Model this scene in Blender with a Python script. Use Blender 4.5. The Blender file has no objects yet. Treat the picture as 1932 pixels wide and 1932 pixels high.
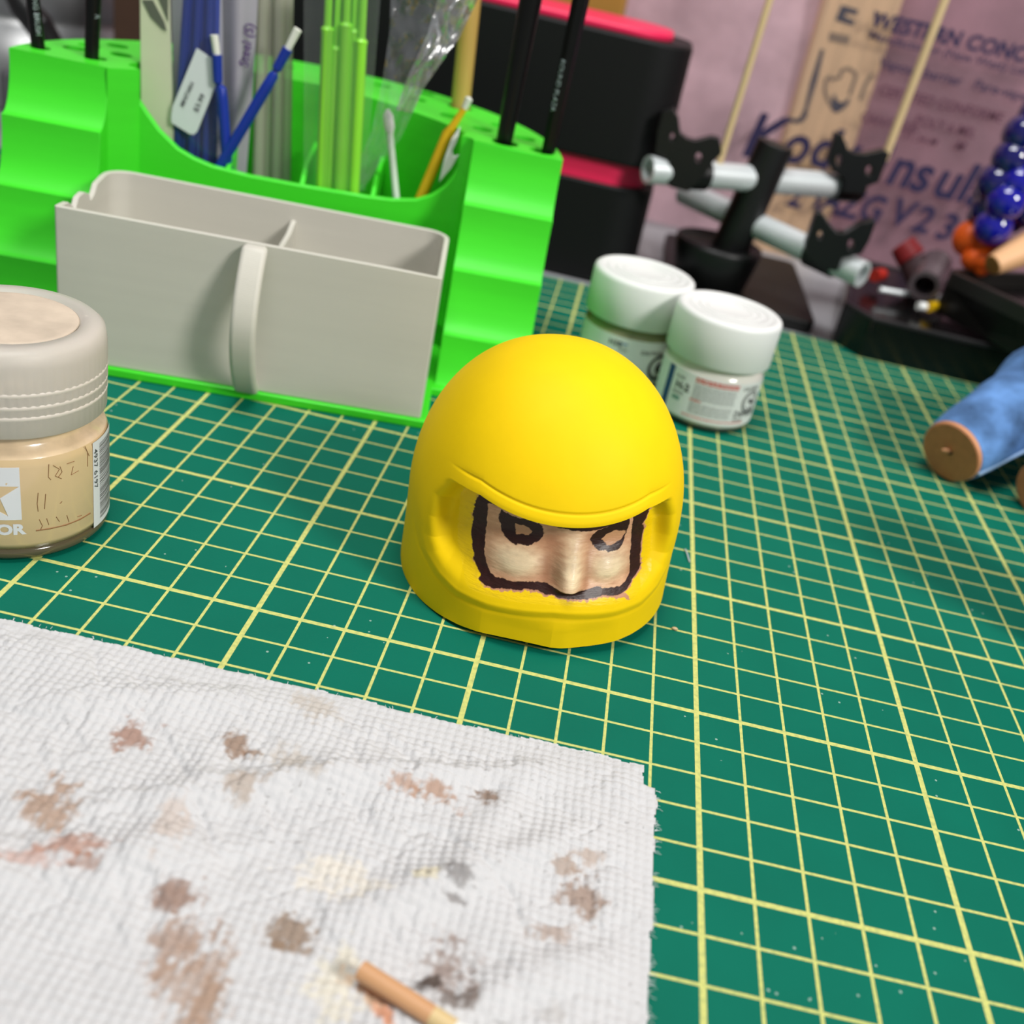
import bpy, bmesh, math, random
import numpy as np
from mathutils import Vector, Matrix, noise as mnoise

# ------------------------------------------------------------------ camera, world, lights, exposure
# all measures below are centimetres on the cutting mat: x along its rows, y away from the camera, z up
S = 0.01
CR = np.array([[0.97375, 0.11202, 0.19815], [0.22762, -0.47921, -0.84767], [0.0, 0.87052, -0.49212]])  # right, down, forward (as columns' rows)
CR = np.array([[0.9737499916258432, 0.11202076363502079, 0.19814717339779375],
               [0.22762019636611064, -0.47920552065147204, -0.8476739439096875],
               [-3.863108097384993e-06, 0.8705247943016993, -0.49212455993484006]])
CC = np.array([-4.2884200275062225, -13.63083311355312, 14.441852091277408])
FPX, CX, CY = 1985.3193453467973, 1024.4574868850966, 978.6721055260614
sc = bpy.context.scene
COL = sc.collection
camd = bpy.data.cameras.new('camera'); cam = bpy.data.objects.new('camera', camd); COL.objects.link(cam)
mw = Matrix.Identity(4)
for i in range(3):
    mw[i][0] = CR[0][i]; mw[i][1] = -CR[1][i]; mw[i][2] = -CR[2][i]; mw[i][3] = CC[i] * S
cam.matrix_world = mw
camd.sensor_width = 36.0; camd.sensor_fit = 'HORIZONTAL'
camd.lens = FPX / 1932 * 36
camd.shift_x = -(CX - 966) / 1932; camd.shift_y = (CY - 966) / 1932
camd.clip_start = 0.005; camd.clip_end = 20
camd.dof.use_dof = True; camd.dof.focus_distance = 0.232; camd.dof.aperture_fstop = 13.0
sc.camera = cam
sc.view_settings.view_transform = 'Standard'; sc.view_settings.look = 'None'
sc.view_settings.gamma = 1.0; sc.view_settings.use_curve_mapping = False
sc.view_settings.exposure = 0.15
wd = bpy.data.worlds.new('room_light'); sc.world = wd; wd.use_nodes = True
wb = wd.node_tree.nodes['Background']; wb.inputs[0].default_value = (0.93, 0.97, 1.0, 1); wb.inputs[1].default_value = 0.25

def area(name, loc, target, size, power, color=(1, 1, 1), sy=None):
    l = bpy.data.lights.new(name, 'AREA'); l.energy = power; l.color = color
    l.shape = 'RECTANGLE' if sy else 'DISK'; l.size = size * S
    if sy: l.size_y = sy * S
    o = bpy.data.objects.new(name, l); COL.objects.link(o)
    o.location = [c * S for c in loc]
    d = Vector(target) - Vector(loc); o.rotation_euler = d.to_track_quat('-Z', 'Y').to_euler()
    return o
area('desk_lamp_light', (100, -56, 94), (-3, 14, 2), 34, 15.5, (1.0, 0.97, 0.93))
area('ceiling_lamp_light', (-10, 2, 150), (-2, 26, 3), 70, 4.5, (0.97, 0.99, 1.0))
area('wall_fill_light', (-14, 4, 88), (-3, 47, 8), 46, 3.6, (1.0, 0.99, 0.97), sy=12)  # added fill without a visible source, lifts the back wall

# ------------------------------------------------------------------ helpers
def ray(x, y): return CR.T @ np.array([(x - CX) / FPX, (y - CY) / FPX, 1.0])
def gp(x, y, z=0.0):                     # point at height z
    v = ray(x, y); return CC + v * (z - CC[2]) / v[2]
def py(x, y, Y):                         # point on the upright plane at distance Y
    v = ray(x, y); return CC + v * (Y - CC[1]) / v[1]
YAW = math.radians(8.2)                  # the organizer stands turned by this much
OO = np.array([-8.75, 15.64, 0.0]); OX = np.array([math.cos(YAW), math.sin(YAW), 0]); OY = np.array([-math.sin(YAW), math.cos(YAW), 0]); OZ = np.array([0, 0, 1.0])
def W(lx, ly, z): return OO + lx * OX + ly * OY + z * OZ
def op(x, y, ly):                        # point on the organizer's upright plane ly
    v = ray(x, y); return CC + v * (((OO + OY * ly - CC) @ OY) / (v @ OY))
rng = np.random.default_rng(7); random.seed(7)

class MB:
    def __init__(s): s.v = []; s.f = []; s.n = 0; s.sm = []
    def add(s, verts, faces, smooth=False):
        verts = np.asarray(verts, float); s.v.append(verts)
        for f in faces: s.f.append(tuple(int(i) + s.n for i in f)); s.sm.append(smooth)
        s.n += len(verts); return s
    def box(s, c, size, ax=None):
        ax = np.eye(3) if ax is None else np.asarray(ax, float)
        h = np.asarray(size, float) / 2; vs = []
        for i in (-1, 1):
            for j in (-1, 1):
                for k in (-1, 1): vs.append(np.asarray(c, float) + ax[0] * h[0] * i + ax[1] * h[1] * j + ax[2] * h[2] * k)
        return s.add(vs, [(0, 1, 3, 2), (4, 6, 7, 5), (0, 4, 5, 1), (2, 3, 7, 6), (0, 2, 6, 4), (1, 5, 7, 3)])
    def tube(s, pts, r, n=16, caps=True, smooth=True):
        pts = [np.asarray(p, float) for p in pts]; rs = r if hasattr(r, '__len__') else [r] * len(pts)
        prev = None; rings = []
        for i, p in enumerate(pts):
            d = pts[min(i + 1, len(pts) - 1)] - pts[max(i - 1, 0)]; d = d / (np.linalg.norm(d) + 1e-12)
            if prev is None:
                a = np.array([0, 0, 1.0]) if abs(d[2]) < 0.9 else np.array([1.0, 0, 0])
            else: a = prev
            e1 = a - d * (a @ d); e1 /= np.linalg.norm(e1); e2 = np.cross(d, e1); prev = e1
            t = np.linspace(0, 2 * np.pi, n, endpoint=False)
            rings.append(p + rs[i] * (np.cos(t)[:, None] * e1 + np.sin(t)[:, None] * e2))
        m = len(pts); fs = []
        for i in range(m - 1):
            for j in range(n): fs.append((i * n + j, i * n + (j + 1) % n, (i + 1) * n + (j + 1) % n, (i + 1) * n + j))
        s.add(np.concatenate(rings), fs, smooth)
        if caps:
            k = s.n - m * n
            s.f.append(tuple(k + j for j in range(n))[::-1]); s.sm.append(False)
            s.f.append(tuple(k + (m - 1) * n + j for j in range(n))); s.sm.append(False)
        return s
    def lathe(s, c, prof, n=64, flute=0.0, nf=90, smooth=True, zf=(0, 0)):
        # prof: list of (radius, z); closed at the axis where radius is 0
        c = np.asarray(c, float); t = np.linspace(0, 2 * np.pi, n, endpoint=False); rows = []
        for r, z in prof:
            rr = r + (flute * np.sign(np.cos(t * nf)) if zf[0] < z < zf[1] else 0 * t)
            rows.append(np.c_[c[0] + rr * np.cos(t), c[1] + rr * np.sin(t), np.full(n, c[2] + z)])
        fs = []
        for i in range(len(prof) - 1):
            for j in range(n): fs.append((i * n + j, i * n + (j + 1) % n, (i + 1) * n + (j + 1) % n, (i + 1) * n + j))
        return s.add(np.concatenate(rows), fs, smooth)
    def prism(s, poly, vec, smooth=False):
        poly = np.asarray(poly, float); n = len(poly); vec = np.asarray(vec, float)
        fs = [tuple(range(n))[::-1], tuple(range(n, 2 * n))] + [(i, (i + 1) % n, n + (i + 1) % n, n + i) for i in range(n)]
        return s.add(np.concatenate([poly, poly + vec]), fs, smooth)
    def sphere(s, c, r, nu=20, nv=12, sc3=(1, 1, 1)):
        t = np.linspace(0, 2 * np.pi, nu, endpoint=False); vs = []
        for p in np.linspace(0, np.pi, nv):
            vs.append(np.c_[np.sin(p) * np.cos(t) * sc3[0], np.sin(p) * np.sin(t) * sc3[1], np.full(nu, np.cos(p)) * sc3[2]] * r + np.asarray(c, float))
        fs = [(i * nu + j, (i + 1) * nu + j, (i + 1) * nu + (j + 1) % nu, i * nu + (j + 1) % nu) for i in range(nv - 1) for j in range(nu)]
        return s.add(np.concatenate(vs), fs, True)
    def grid(s, P, smooth=True):         # P: (a, b, 3)
        a, b = P.shape[:2]; idx = np.arange(a * b).reshape(a, b)
        fs = np.stack([idx[:-1, :-1], idx[1:, :-1], idx[1:, 1:], idx[:-1, 1:]], -1).reshape(-1, 4)
        return s.add(P.reshape(-1, 3), fs, smooth)
    def holes(s, outer, hs, frame, h0, h1):
        # flat plate with holes: outer, hs are 2-D loops, frame maps (a, b, h) to space
        bm = bmesh.new(); loops = []
        for L in [outer] + list(hs):
            vs = [bm.verts.new((p[0], p[1], 0)) for p in L]
            loops.append([bm.edges.new((vs[i], vs[(i + 1) % len(vs)])) for i in range(len(vs))])
        bmesh.ops.triangle_fill(bm, edges=[e for l in loops for e in l], use_beauty=True)
        bm.verts.index_update(); V = np.array([v.co[:2] for v in bm.verts]); F = [tuple(v.index for v in f.verts) for f in bm.faces]; bm.free()
        top = [frame(a, b, h1) for a, b in V]; bot = [frame(a, b, h0) for a, b in V]; n = len(V)
        fs = [f for f in F] + [tuple(i + n for i in f[::-1]) for f in F]; k = 0
        for L in [outer] + list(hs):
            m = len(L); fs += [(k + i, k + (i + 1) % m, n + k + (i + 1) % m, n + k + i) for i in range(m)]; k += m
        return s.add(top + bot, fs)
    def build(s, name, mat, parent=None, bevel=0, seg=2, base=None, colors=None, vs=None):
        V = np.concatenate(s.v) if s.v else np.zeros((0, 3))
        org = np.zeros(3)
        if parent is not None: org = np.array(parent['org'])
        elif base is not None: org = np.asarray(base, float)
        me = bpy.data.meshes.new(name); me.from_pydata(((V - org) * S).tolist(), [], s.f)
        me.polygons.foreach_set('use_smooth', [True] * len(s.sm)); hard = not all(s.sm)
        bm = bmesh.new(); bm.from_mesh(me); bmesh.ops.recalc_face_normals(bm, faces=bm.faces); bm.to_mesh(me); bm.free()
        if hard: me.set_sharp_from_angle(angle=math.radians(32))
        if colors is not None:
            at = me.color_attributes.new('paint', 'FLOAT_COLOR', 'POINT')
            at.data.foreach_set('color', np.c_[colors, np.ones(len(colors))].astype(np.float32).ravel())
        for m in (mat if isinstance(mat, (list, tuple)) else [mat]): me.materials.append(m)
        me.update()
        o = bpy.data.objects.new(name, me); COL.objects.link(o)
        if parent is not None:
            o.parent = parent; o['org'] = list(map(float, org))
        else:
            o.location = org * S; o['org'] = list(map(float, org))
        if bevel:
            b = o.modifiers.new('bevel', 'BEVEL'); b.width = bevel * S; b.segments = seg; b.limit_method = 'ANGLE'; b.angle_limit = math.radians(35)
        return o

def tag(o, label, cat, group=None, kind=None):
    if label: o['label'] = label
    if cat: o['category'] = cat
    if group: o['group'] = group
    if kind: o['kind'] = kind
    return o
def thing(name, base, label, cat, group=None):
    o = bpy.data.objects.new(name, None); COL.objects.link(o); o.empty_display_size = 0.01
    o.location = np.asarray(base, float) * S; o['org'] = [float(c) for c in base]
    return tag(o, label, cat, group)

def srgb(c):
    c = np.asarray(c, float) / 255; return tuple(np.where(c <= 0.04045, c / 12.92, ((c + 0.055) / 1.055) ** 2.4))
def lin(c): return np.array(srgb(c))
def mat(name, rgb, rough=0.5, metal=0.0, noise=0.0, nscale=200, bump=0.0, bscale=400, spec=0.5, trans=0.0, coat=0.0, sss=0.0, alpha=1.0, ior=1.45, stretch=None):
    m = bpy.data.materials.new(name); m.use_nodes = True; nt = m.node_tree; b = nt.nodes['Principled BSDF']
    c = srgb(rgb); b.inputs['Base Color'].default_value = (*c, 1)
    b.inputs['Roughness'].default_value = rough; b.inputs['Metallic'].default_value = metal
    b.inputs['Specular IOR Level'].default_value = spec; b.inputs['IOR'].default_value = ior
    b.inputs['Transmission Weight'].default_value = trans; b.inputs['Coat Weight'].default_value = coat
    b.inputs['Alpha'].default_value = alpha
    if sss:
        b.inputs['Subsurface Weight'].default_value = sss; b.inputs['Subsurface Radius'].default_value = (0.004, 0.003, 0.002)
    tc = nt.nodes.new('ShaderNodeTexCoord'); vec = tc.outputs['Object']
    if stretch:
        mp = nt.nodes.new('ShaderNodeMapping'); mp.inputs['Scale'].default_value = stretch; nt.links.new(vec, mp.inputs[0]); vec = mp.outputs[0]
    if noise:
        n = nt.nodes.new('ShaderNodeTexNoise'); n.inputs['Scale'].default_value = nscale; n.inputs['Detail'].default_value = 5; nt.links.new(vec, n.inputs['Vector'])
        r = nt.nodes.new('ShaderNodeValToRGB'); r.color_ramp.elements[0].position = 0.3; r.color_ramp.elements[1].position = 0.7
        r.color_ramp.elements[0].color = (*[x * (1 - noise) for x in c], 1); r.color_ramp.elements[1].color = (*[min(1, x * (1 + noise)) for x in c], 1)
        nt.links.new(n.outputs[0], r.inputs[0]); nt.links.new(r.outputs[0], b.inputs['Base Color'])
    if bump:
        n2 = nt.nodes.new('ShaderNodeTexNoise'); n2.inputs['Scale'].default_value = bscale; n2.inputs['Detail'].default_value = 4; nt.links.new(vec, n2.inputs['Vector'])
        bp = nt.nodes.new('ShaderNodeBump'); bp.inputs['Strength'].default_value = bump; bp.inputs['Distance'].default_value = 0.0005
        nt.links.new(n2.outputs[0], bp.inputs['Height']); nt.links.new(bp.outputs[0], b.inputs['Normal'])
    return m
def layered(name, rgb, rough, bump=0.25, period=0.0004, noise=0.05, sss=0.0):
    # 3-D printed plastic: fine horizontal layer lines
    m = mat(name, rgb, rough, noise=noise, nscale=60, stretch=(0.2, 0.2, 3.0), sss=sss); nt = m.node_tree; b = nt.nodes['Principled BSDF']
    tc = nt.nodes.new('ShaderNodeTexCoord'); sp = nt.nodes.new('ShaderNodeSeparateXYZ'); nt.links.new(tc.outputs['Object'], sp.inputs[0])
    mu = nt.nodes.new('ShaderNodeMath'); mu.operation = 'MULTIPLY'; mu.inputs[1].default_value = 2 * math.pi / period; nt.links.new(sp.outputs[2], mu.inputs[0])
    si = nt.nodes.new('ShaderNodeMath'); si.operation = 'SINE'; nt.links.new(mu.outputs[0], si.inputs[0])
    bp = nt.nodes.new('ShaderNodeBump'); bp.inputs['Strength'].default_value = bump; bp.inputs['Distance'].default_value = 0.00008
    nt.links.new(si.outputs[0], bp.inputs['Height']); nt.links.new(bp.outputs[0], b.inputs['Normal'])
    return m
def vcol(name, rough=0.6, bump=0.0, bscale=600, spec=0.4, coat=0.0, stretch=None):
    m = mat(name, (200, 200, 200), rough, bump=bump, bscale=bscale, spec=spec, coat=coat, stretch=stretch); nt = m.node_tree
    a = nt.nodes.new('ShaderNodeVertexColor'); a.layer_name = 'paint'
    nt.links.new(a.outputs[0], nt.nodes['Principled BSDF'].inputs['Base Color']); return m
def film(name, haze=0.12, rgb=(235, 240, 245), rough=0.15, bump=0.6, bscale=120, gloss=0.25, fres=0.4):
    # clear plastic film: mostly see-through, a little milky, with sharp glints
    m = bpy.data.materials.new(name); m.use_nodes = True; nt = m.node_tree; nt.nodes.clear()
    out = nt.nodes.new('ShaderNodeOutputMaterial'); tr = nt.nodes.new('ShaderNodeBsdfTransparent'); gl = nt.nodes.new('ShaderNodeBsdfGlossy'); df = nt.nodes.new('ShaderNodeBsdfDiffuse')
    gl.inputs['Roughness'].default_value = rough; df.inputs['Color'].default_value = (*srgb(rgb), 1)
    fr = nt.nodes.new('ShaderNodeFresnel'); fr.inputs['IOR'].default_value = 1.5
    mu = nt.nodes.new('ShaderNodeMath'); mu.operation = 'MULTIPLY_ADD'; mu.inputs[1].default_value = fres; mu.inputs[2].default_value = gloss * 0.1
    m1 = nt.nodes.new('ShaderNodeMixShader'); m2 = nt.nodes.new('ShaderNodeMixShader'); m1.inputs[0].default_value = haze
    nt.links.new(tr.outputs[0], m1.inputs[1]); nt.links.new(df.outputs[0], m1.inputs[2])
    nt.links.new(fr.outputs[0], mu.inputs[0]); nt.links.new(mu.outputs[0], m2.inputs[0]); nt.links.new(m1.outputs[0], m2.inputs[1]); nt.links.new(gl.outputs[0], m2.inputs[2])
    nt.links.new(m2.outputs[0], out.inputs[0])
    tc = nt.nodes.new('ShaderNodeTexCoord'); n = nt.nodes.new('ShaderNodeTexNoise'); n.inputs['Scale'].default_value = bscale; nt.links.new(tc.outputs['Object'], n.inputs['Vector'])
    bp = nt.nodes.new('ShaderNodeBump'); bp.inputs['Strength'].default_value = bump; bp.inputs['Distance'].default_value = 0.001; nt.links.new(n.outputs[0], bp.inputs['Height'])
    nt.links.new(bp.outputs[0], gl.inputs['Normal']); nt.links.new(bp.outputs[0], fr.inputs['Normal'])
    return m
_tc = {}
def text_geo(body, bold=0.0, res=3):
    # flat lettering as vertices (in units of the letter height) and faces
    k = (body, bold)
    if k in _tc: return _tc[k]
    cu = bpy.data.curves.new('lettering', 'FONT'); cu.body = body; cu.size = 1.0; cu.resolution_u = res; cu.offset = bold
    o = bpy.data.objects.new('lettering', cu); COL.objects.link(o); dg = bpy.context.evaluated_depsgraph_get(); dg.update()
    me = bpy.data.meshes.new_from_object(o.evaluated_get(dg)); V = np.array([v.co[:2] for v in me.vertices]); F = [tuple(p.vertices) for p in me.polygons]
    bpy.data.objects.remove(o); bpy.data.curves.remove(cu); bpy.data.meshes.remove(me)
    _tc[k] = (V, F); return V, F
def lettering(mb, body, fn, height, bold=0.0, align='L', xs=1.0):
    # fn maps (a, b) in cm along / up the line to space
    V, F = text_geo(body, bold)
    if not len(V): return
    s = height / 0.69; w = V[:, 0].max() * s * xs
    off = {'L': 0, 'C': -w / 2, 'R': -w}[align]
    mb.add([fn(x * s * xs + off, y * s) for x, y in V], F)
def smooth01(t):
    t = np.clip(t, 0, 1); return t * t * (3 - 2 * t)
def vnoise(X, Y, sc_, seed=0):
    # cheap smooth value noise on arrays
    r = np.random.default_rng(seed).random((256, 256)); x = X * sc_; y = Y * sc_
    xi = np.floor(x).astype(int); yi = np.floor(y).astype(int); fx = x - xi; fy = y - yi
    fx = fx * fx * (3 - 2 * fx); fy = fy * fy * (3 - 2 * fy); g = lambda i, j: r[i % 256, j % 256]
    return (g(xi, yi) * (1 - fx) + g(xi + 1, yi) * fx) * (1 - fy) + (g(xi, yi + 1) * (1 - fx) + g(xi + 1, yi + 1) * fx) * fy
def fbm(X, Y, sc_, seed=0, o=4):
    t = 0; a = 0.5
    for i in range(o): t = t + a * vnoise(X, Y, sc_ * 2 ** i, seed + i); a *= 0.5
    return t / (1 - 0.5 ** o)
def sdpoly(X, Z, V):
    X = np.asarray(X, float); Z = np.asarray(Z, float); d = np.full(np.broadcast(X, Z).shape, 1e9); ins = np.zeros(d.shape, bool)
    for i in range(len(V)):
        ax, ay = V[i - 1]; bx, by = V[i]; ex, ey = bx - ax, by - ay; wx, wy = X - ax, Z - ay
        t = np.clip((wx * ex + wy * ey) / (ex * ex + ey * ey + 1e-12), 0, 1)
        d = np.minimum(d, np.hypot(wx - t * ex, wy - t * ey))
        if ay != by:
            c = ((ay <= Z) & (by > Z)) | ((by <= Z) & (ay > Z)); ins ^= c & (X < ax + (Z - ay) / (by - ay) * ex)
    return np.where(ins, d, -d)
def rrect(x0, y0, x1, y1, r, n=6):
    P = []
    for cx_, cy_, a0 in ((x1 - r, y1 - r, 0), (x0 + r, y1 - r, 90), (x0 + r, y0 + r, 180), (x1 - r, y0 + r, 270)):
        for a in np.linspace(a0, a0 + 90, n): P.append((cx_ + r * math.cos(math.radians(a)), cy_ + r * math.sin(math.radians(a))))
    return P

# ------------------------------------------------------------------ materials
M = {}
M['green'] = layered('green_printed_plastic', (66, 222, 40), 0.42, 0.25, sss=0.0)
M['tray'] = layered('grey_printed_plastic', (206, 203, 192), 0.5, 0.2, noise=0.03)
M['yellow'] = mat('yellow_paint', (250, 209, 5), 0.62, bump=0.05, bscale=900, spec=0.2, noise=0.02, nscale=120)
M['black'] = mat('black_plastic', (16, 16, 17), 0.45, bump=0.05)
M['blacksatin'] = mat('black_satin', (12, 12, 14), 0.55, bump=0.1, bscale=1500, spec=.3)
M['blackgloss'] = mat('black_gloss', (10, 10, 11), 0.18)
M['brushblack'] = mat('black_lacquer', (6, 6, 6), 0.3, spec=.35)
M['pink'] = mat('pink_plastic', (236, 36, 88), 0.45)
M['silver'] = mat('silver_tube', (214, 220, 222), 0.35, 0.25)
M['white'] = mat('white_plastic', (232, 234, 232), 0.45, sss=0.0)
M['wood'] = mat('tan_wood', (205, 172, 120), 0.6, noise=0.12, nscale=300, stretch=(1, 1, 0.05))
M['skewer'] = mat('bamboo', (214, 188, 142), 0.6, noise=0.1, nscale=300, stretch=(1, 1, 0.1))

# ------------------------------------------------------------------ cutting mat and workbench
def mat_grid():
    m = mat('cutting_mat_vinyl', (0, 106, 86), 0.65, noise=0.06, nscale=40, bump=0.12, bscale=2500, spec=0.18)
    nt = m.node_tree; b = nt.nodes['Principled BSDF']; src = b.inputs['Base Color'].links[0].from_socket
    tc = nt.nodes.new('ShaderNodeTexCoord'); sp = nt.nodes.new('ShaderNodeSeparateXYZ'); nt.links.new(tc.outputs['Object'], sp.inputs[0])
    def math_(op_, a, b_=None):
        n = nt.nodes.new('ShaderNodeMath'); n.operation = op_
        for i, v in enumerate([a, b_]):
            if v is None: continue
            if isinstance(v, (int, float)): n.inputs[i].default_value = v
            else: nt.links.new(v, n.inputs[i])
        return n.outputs[0]
    masks = []
    for ax in (0, 1):
        for step, half in ((0.01, 0.00032), (0.05, 0.00058)):
            d = math_('PINGPONG', sp.outputs[ax], step / 2); masks.append(math_('LESS_THAN', d, half))
    t = masks[0]
    for k in masks[1:]: t = math_('MAXIMUM', t, k)
    nz = nt.nodes.new('ShaderNodeTexNoise'); nz.inputs['Scale'].default_value = 900; nt.links.new(tc.outputs['Object'], nz.inputs['Vector'])
    wear = math_('MULTIPLY', t, math_('MINIMUM', math_('ADD', nz.outputs[0], 0.42), 1.0))
    mx = nt.nodes.new('ShaderNodeMix'); mx.data_type = 'RGBA'; nt.links.new(wear, mx.inputs[0]); nt.links.new(src, mx.inputs[6]); mx.inputs[7].default_value = (*srgb((208, 210, 124)), 1)
    # white dust specks and scratches
    vo = nt.nodes.new('ShaderNodeTexVoronoi'); vo.inputs['Scale'].default_value = 260; nt.links.new(tc.outputs['Object'], vo.inputs['Vector'])
    n3 = nt.nodes.new('ShaderNodeTexNoise'); n3.inputs['Scale'].default_value = 35; nt.links.new(tc.outputs['Object'], n3.inputs['Vector'])
    sp2 = math_('MULTIPLY', math_('LESS_THAN', vo.outputs['Distance'], 0.075), math_('GREATER_THAN', n3.outputs[0], 0.56))
    m2 = nt.nodes.new('ShaderNodeMix'); m2.data_type = 'RGBA'; nt.links.new(math_('MULTIPLY', sp2, 0.45), m2.inputs[0]); nt.links.new(mx.outputs[2], m2.inputs[6]); m2.inputs[7].default_value = (0.6, 0.75, 0.68, 1)
    nt.links.new(m2.outputs[2], b.inputs['Base Color'])
    return m
b_ = MB(); b_.prism([(x, y, -0.3) for x, y in rrect(-34, -22, 26, 34.4, 1.0)], (0, 0, 0.3))
tag(b_.build('cutting_mat', mat_grid(), base=(0, 0, 0), bevel=0.05), 'green self-healing cutting mat printed with a yellow grid, under everything', 'mat')
b_ = MB(); b_.box((-6, 8, -2.3), (140, 90, 4))
tag(b_.build('workbench', mat('grey_bench_top', (158, 158, 162), 0.5, noise=0.08, nscale=30), base=(-6, 8, -4.3), bevel=0.3), 'pale grey workbench top under the cutting mat', 'bench')

# ------------------------------------------------------------------ back wall: insulation, stud, vapour barrier with print
WY = 50.1
def wall_sheet(x0, x1, z0, z1, y, amp, seed, step=0.8):
    X, Z = np.meshgrid(np.arange(x0, x1 + step, step), np.arange(z0, z1 + step, step), indexing='ij')
    return np.stack([X, y + amp * (fbm(X, Z, 0.22, seed) - 0.5), Z], -1)
b_ = MB(); b_.box((0, WY + 13.4, 60), (320, 2, 280))
wall = tag(b_.build('wall_back', mat('plywood', (120, 95, 75), 0.8), base=(-6, WY + 13.4, -10)), None, None, kind='structure')
for nm_, c_, z_ in (('wall_left', (-160, -20, 60), (2, 170, 280)), ('wall_right', (160, -20, 60), (2, 170, 280)), ('floor', (0, -20, -81), (322, 172, 2))):
    b_ = MB(); b_.box(c_, z_); tag(b_.build(nm_, mat(nm_ + '_paint', (176, 172, 168), .8), base=c_), None, None, kind='structure')
def insul(name, rgb):
    return mat(name, rgb, 0.95, noise=0.28, nscale=28, bump=0.8, bscale=160, spec=0.05)
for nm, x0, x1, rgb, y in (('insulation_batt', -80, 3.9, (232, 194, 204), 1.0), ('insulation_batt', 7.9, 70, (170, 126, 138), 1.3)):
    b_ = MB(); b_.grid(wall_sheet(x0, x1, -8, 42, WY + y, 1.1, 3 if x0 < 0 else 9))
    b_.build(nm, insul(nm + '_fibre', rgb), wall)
b_ = MB(); b_.box((6.05, WY + 4.6, 17), (4.1, 8.9, 52))
stud = b_.build('stud', mat('spruce', (238, 200, 156), 0.7, noise=0.12, nscale=60, stretch=(6, 6, 0.4)), wall, bevel=0.25)
# lumber stamps on the stud
b_ = MB(); ink = mat('stamp_ink', (40, 48, 66), 0.7); inkf = mat('faded_stamp_ink', (140, 120, 98), 0.8)
Fw = lambda x, z, e=0.1: (x, WY + 0.15 - e, z)
def wpoly(mb, pts, e=0.06):
    P = [py(x, y, WY + 0.13) for x, y in pts]; mb.prism(P, (0, -0.02, 0))
wpoly(b_, [(1588, 9), (1620, 19), (1616, 28), (1597, 24), (1594, 31), (1613, 39), (1610, 48), (1576, 38)])
wpoly(b_, [(1574, 175), (1580, 190), (1590, 194), (1603, 183), (1601, 196), (1588, 208), (1578, 213), (1568, 206), (1570, 188)])
wpoly(b_, [(1549, 92), (1555, 94), (1542, 150), (1524, 205), (1523, 219), (1513, 231), (1500, 233), (1482, 224), (1484, 219), (1500, 225), (1510, 221), (1518, 203), (1530, 152)])
b_.build('grade_stamp', ink, stud)
b_ = MB()
wpoly(b_, [(1566, 60), (1605, 68), (1600, 84), (1563, 76)])
for a, c in (((1558, 150), (1567, 143)), ((1567, 150), (1585, 146)), ((1585, 146), (1588, 132)), ((1588, 132), (1604, 128)), ((1604, 130), (1616, 140)), ((1616, 140), (1603, 178)), ((1558, 150), (1556, 172)), ((1556, 172), (1568, 200)), ((1645, 140), (1633, 158)), ((1633, 158), (1622, 188)), ((1652, 25), (1660, 32)), ((1640, 58), (1650, 64)), ((1652, 38), (1662, 24))):
    dx, dy = c[0] - a[0], c[1] - a[1]; l = math.hypot(dx, dy); nx, ny = -dy / l * 3, dx / l * 3
    wpoly(b_, [(a[0] + nx, a[1] + ny), (c[0] + nx, c[1] + ny), (c[0] - nx, c[1] - ny), (a[0] - nx, a[1] - ny)])
b_.build('grade_stamp', inkf, stud)
# clear polyethylene sheet with blue print
b_ = MB(); b_.grid(wall_sheet(-80, 70, -8, 42, WY - 0.35, 0.35, 21, 0.6))
sheet = b_.build('vapour_barrier', film('poly_sheet', haze=0.08, rgb=(205, 190, 205), rough=0.28, bump=0.5, bscale=40), wall)
pr_ = MB()
wt = lambda x0, z0, sl=0.0: (lambda a, c: (x0 + a + sl * c, WY - 0.62, z0 + c))
for ch_, x_, y_, h_, k_ in (('K', 1396, 290, 2.3, .9), ('o', 1468, 300, 2.15, .85), ('d', 1520, 308, 2.1, .85), ('y', 1564, 316, 2.1, .85), ('I', 1643, 330, 1.75, 1), ('n', 1668, 343, 2.0, .95), ('s', 1711, 355, 2.0, .95), ('u', 1754, 366, 2.0, .95), ('l', 1799, 375, 2.0, 1), ('a', 1818, 384, 1.95, .95), ('t', 1868, 392, 1.7, .95),
                        ('2', 1481, 386, 1.45, .8), ('1', 1524, 388, 1.45, .8), ('A', 1543, 396, 1.45, .8), ('Z', 1576, 405, 1.45, .85), ('G', 1614, 411, 1.45, .85), ('V', 1672, 420, 1.45, .95), ('2', 1716, 433, 1.45, .95), ('3', 1760, 447, 1.45, .95)):
    p_ = py(x_, y_, WY - .62); lettering(pr_, ch_, wt(p_[0], p_[2], .16), h_, .03, xs=k_)
lettering(pr_, 'WESTERN CONCORD', wt(6.62, 12.55, 0.1), 0.72, 0.04, xs=1.04)
pr_.build('printed_text', mat('blue_print', (40, 34, 72), 0.7), sheet)
pr2 = MB()
lettering(pr2, 'Manufacturing (New West) Ltd.', wt(6.75, 11.95, 0.1), 0.42, 0.02, xs=1.12)
lettering(pr2, 'Vapour barrier   Pare-vapeur', wt(7.7, 10.75, 0.1), 0.5, 0.02, xs=1.05)
pr2.build('printed_text', mat('blue_print_small', (56, 42, 72), 0.7), sheet)
pr3 = MB()
lettering(pr3, 'CERTIFIED CONFORME', wt(8.2, 9.45, 0.1), 0.5, 0.02, xs=0.92)
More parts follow.
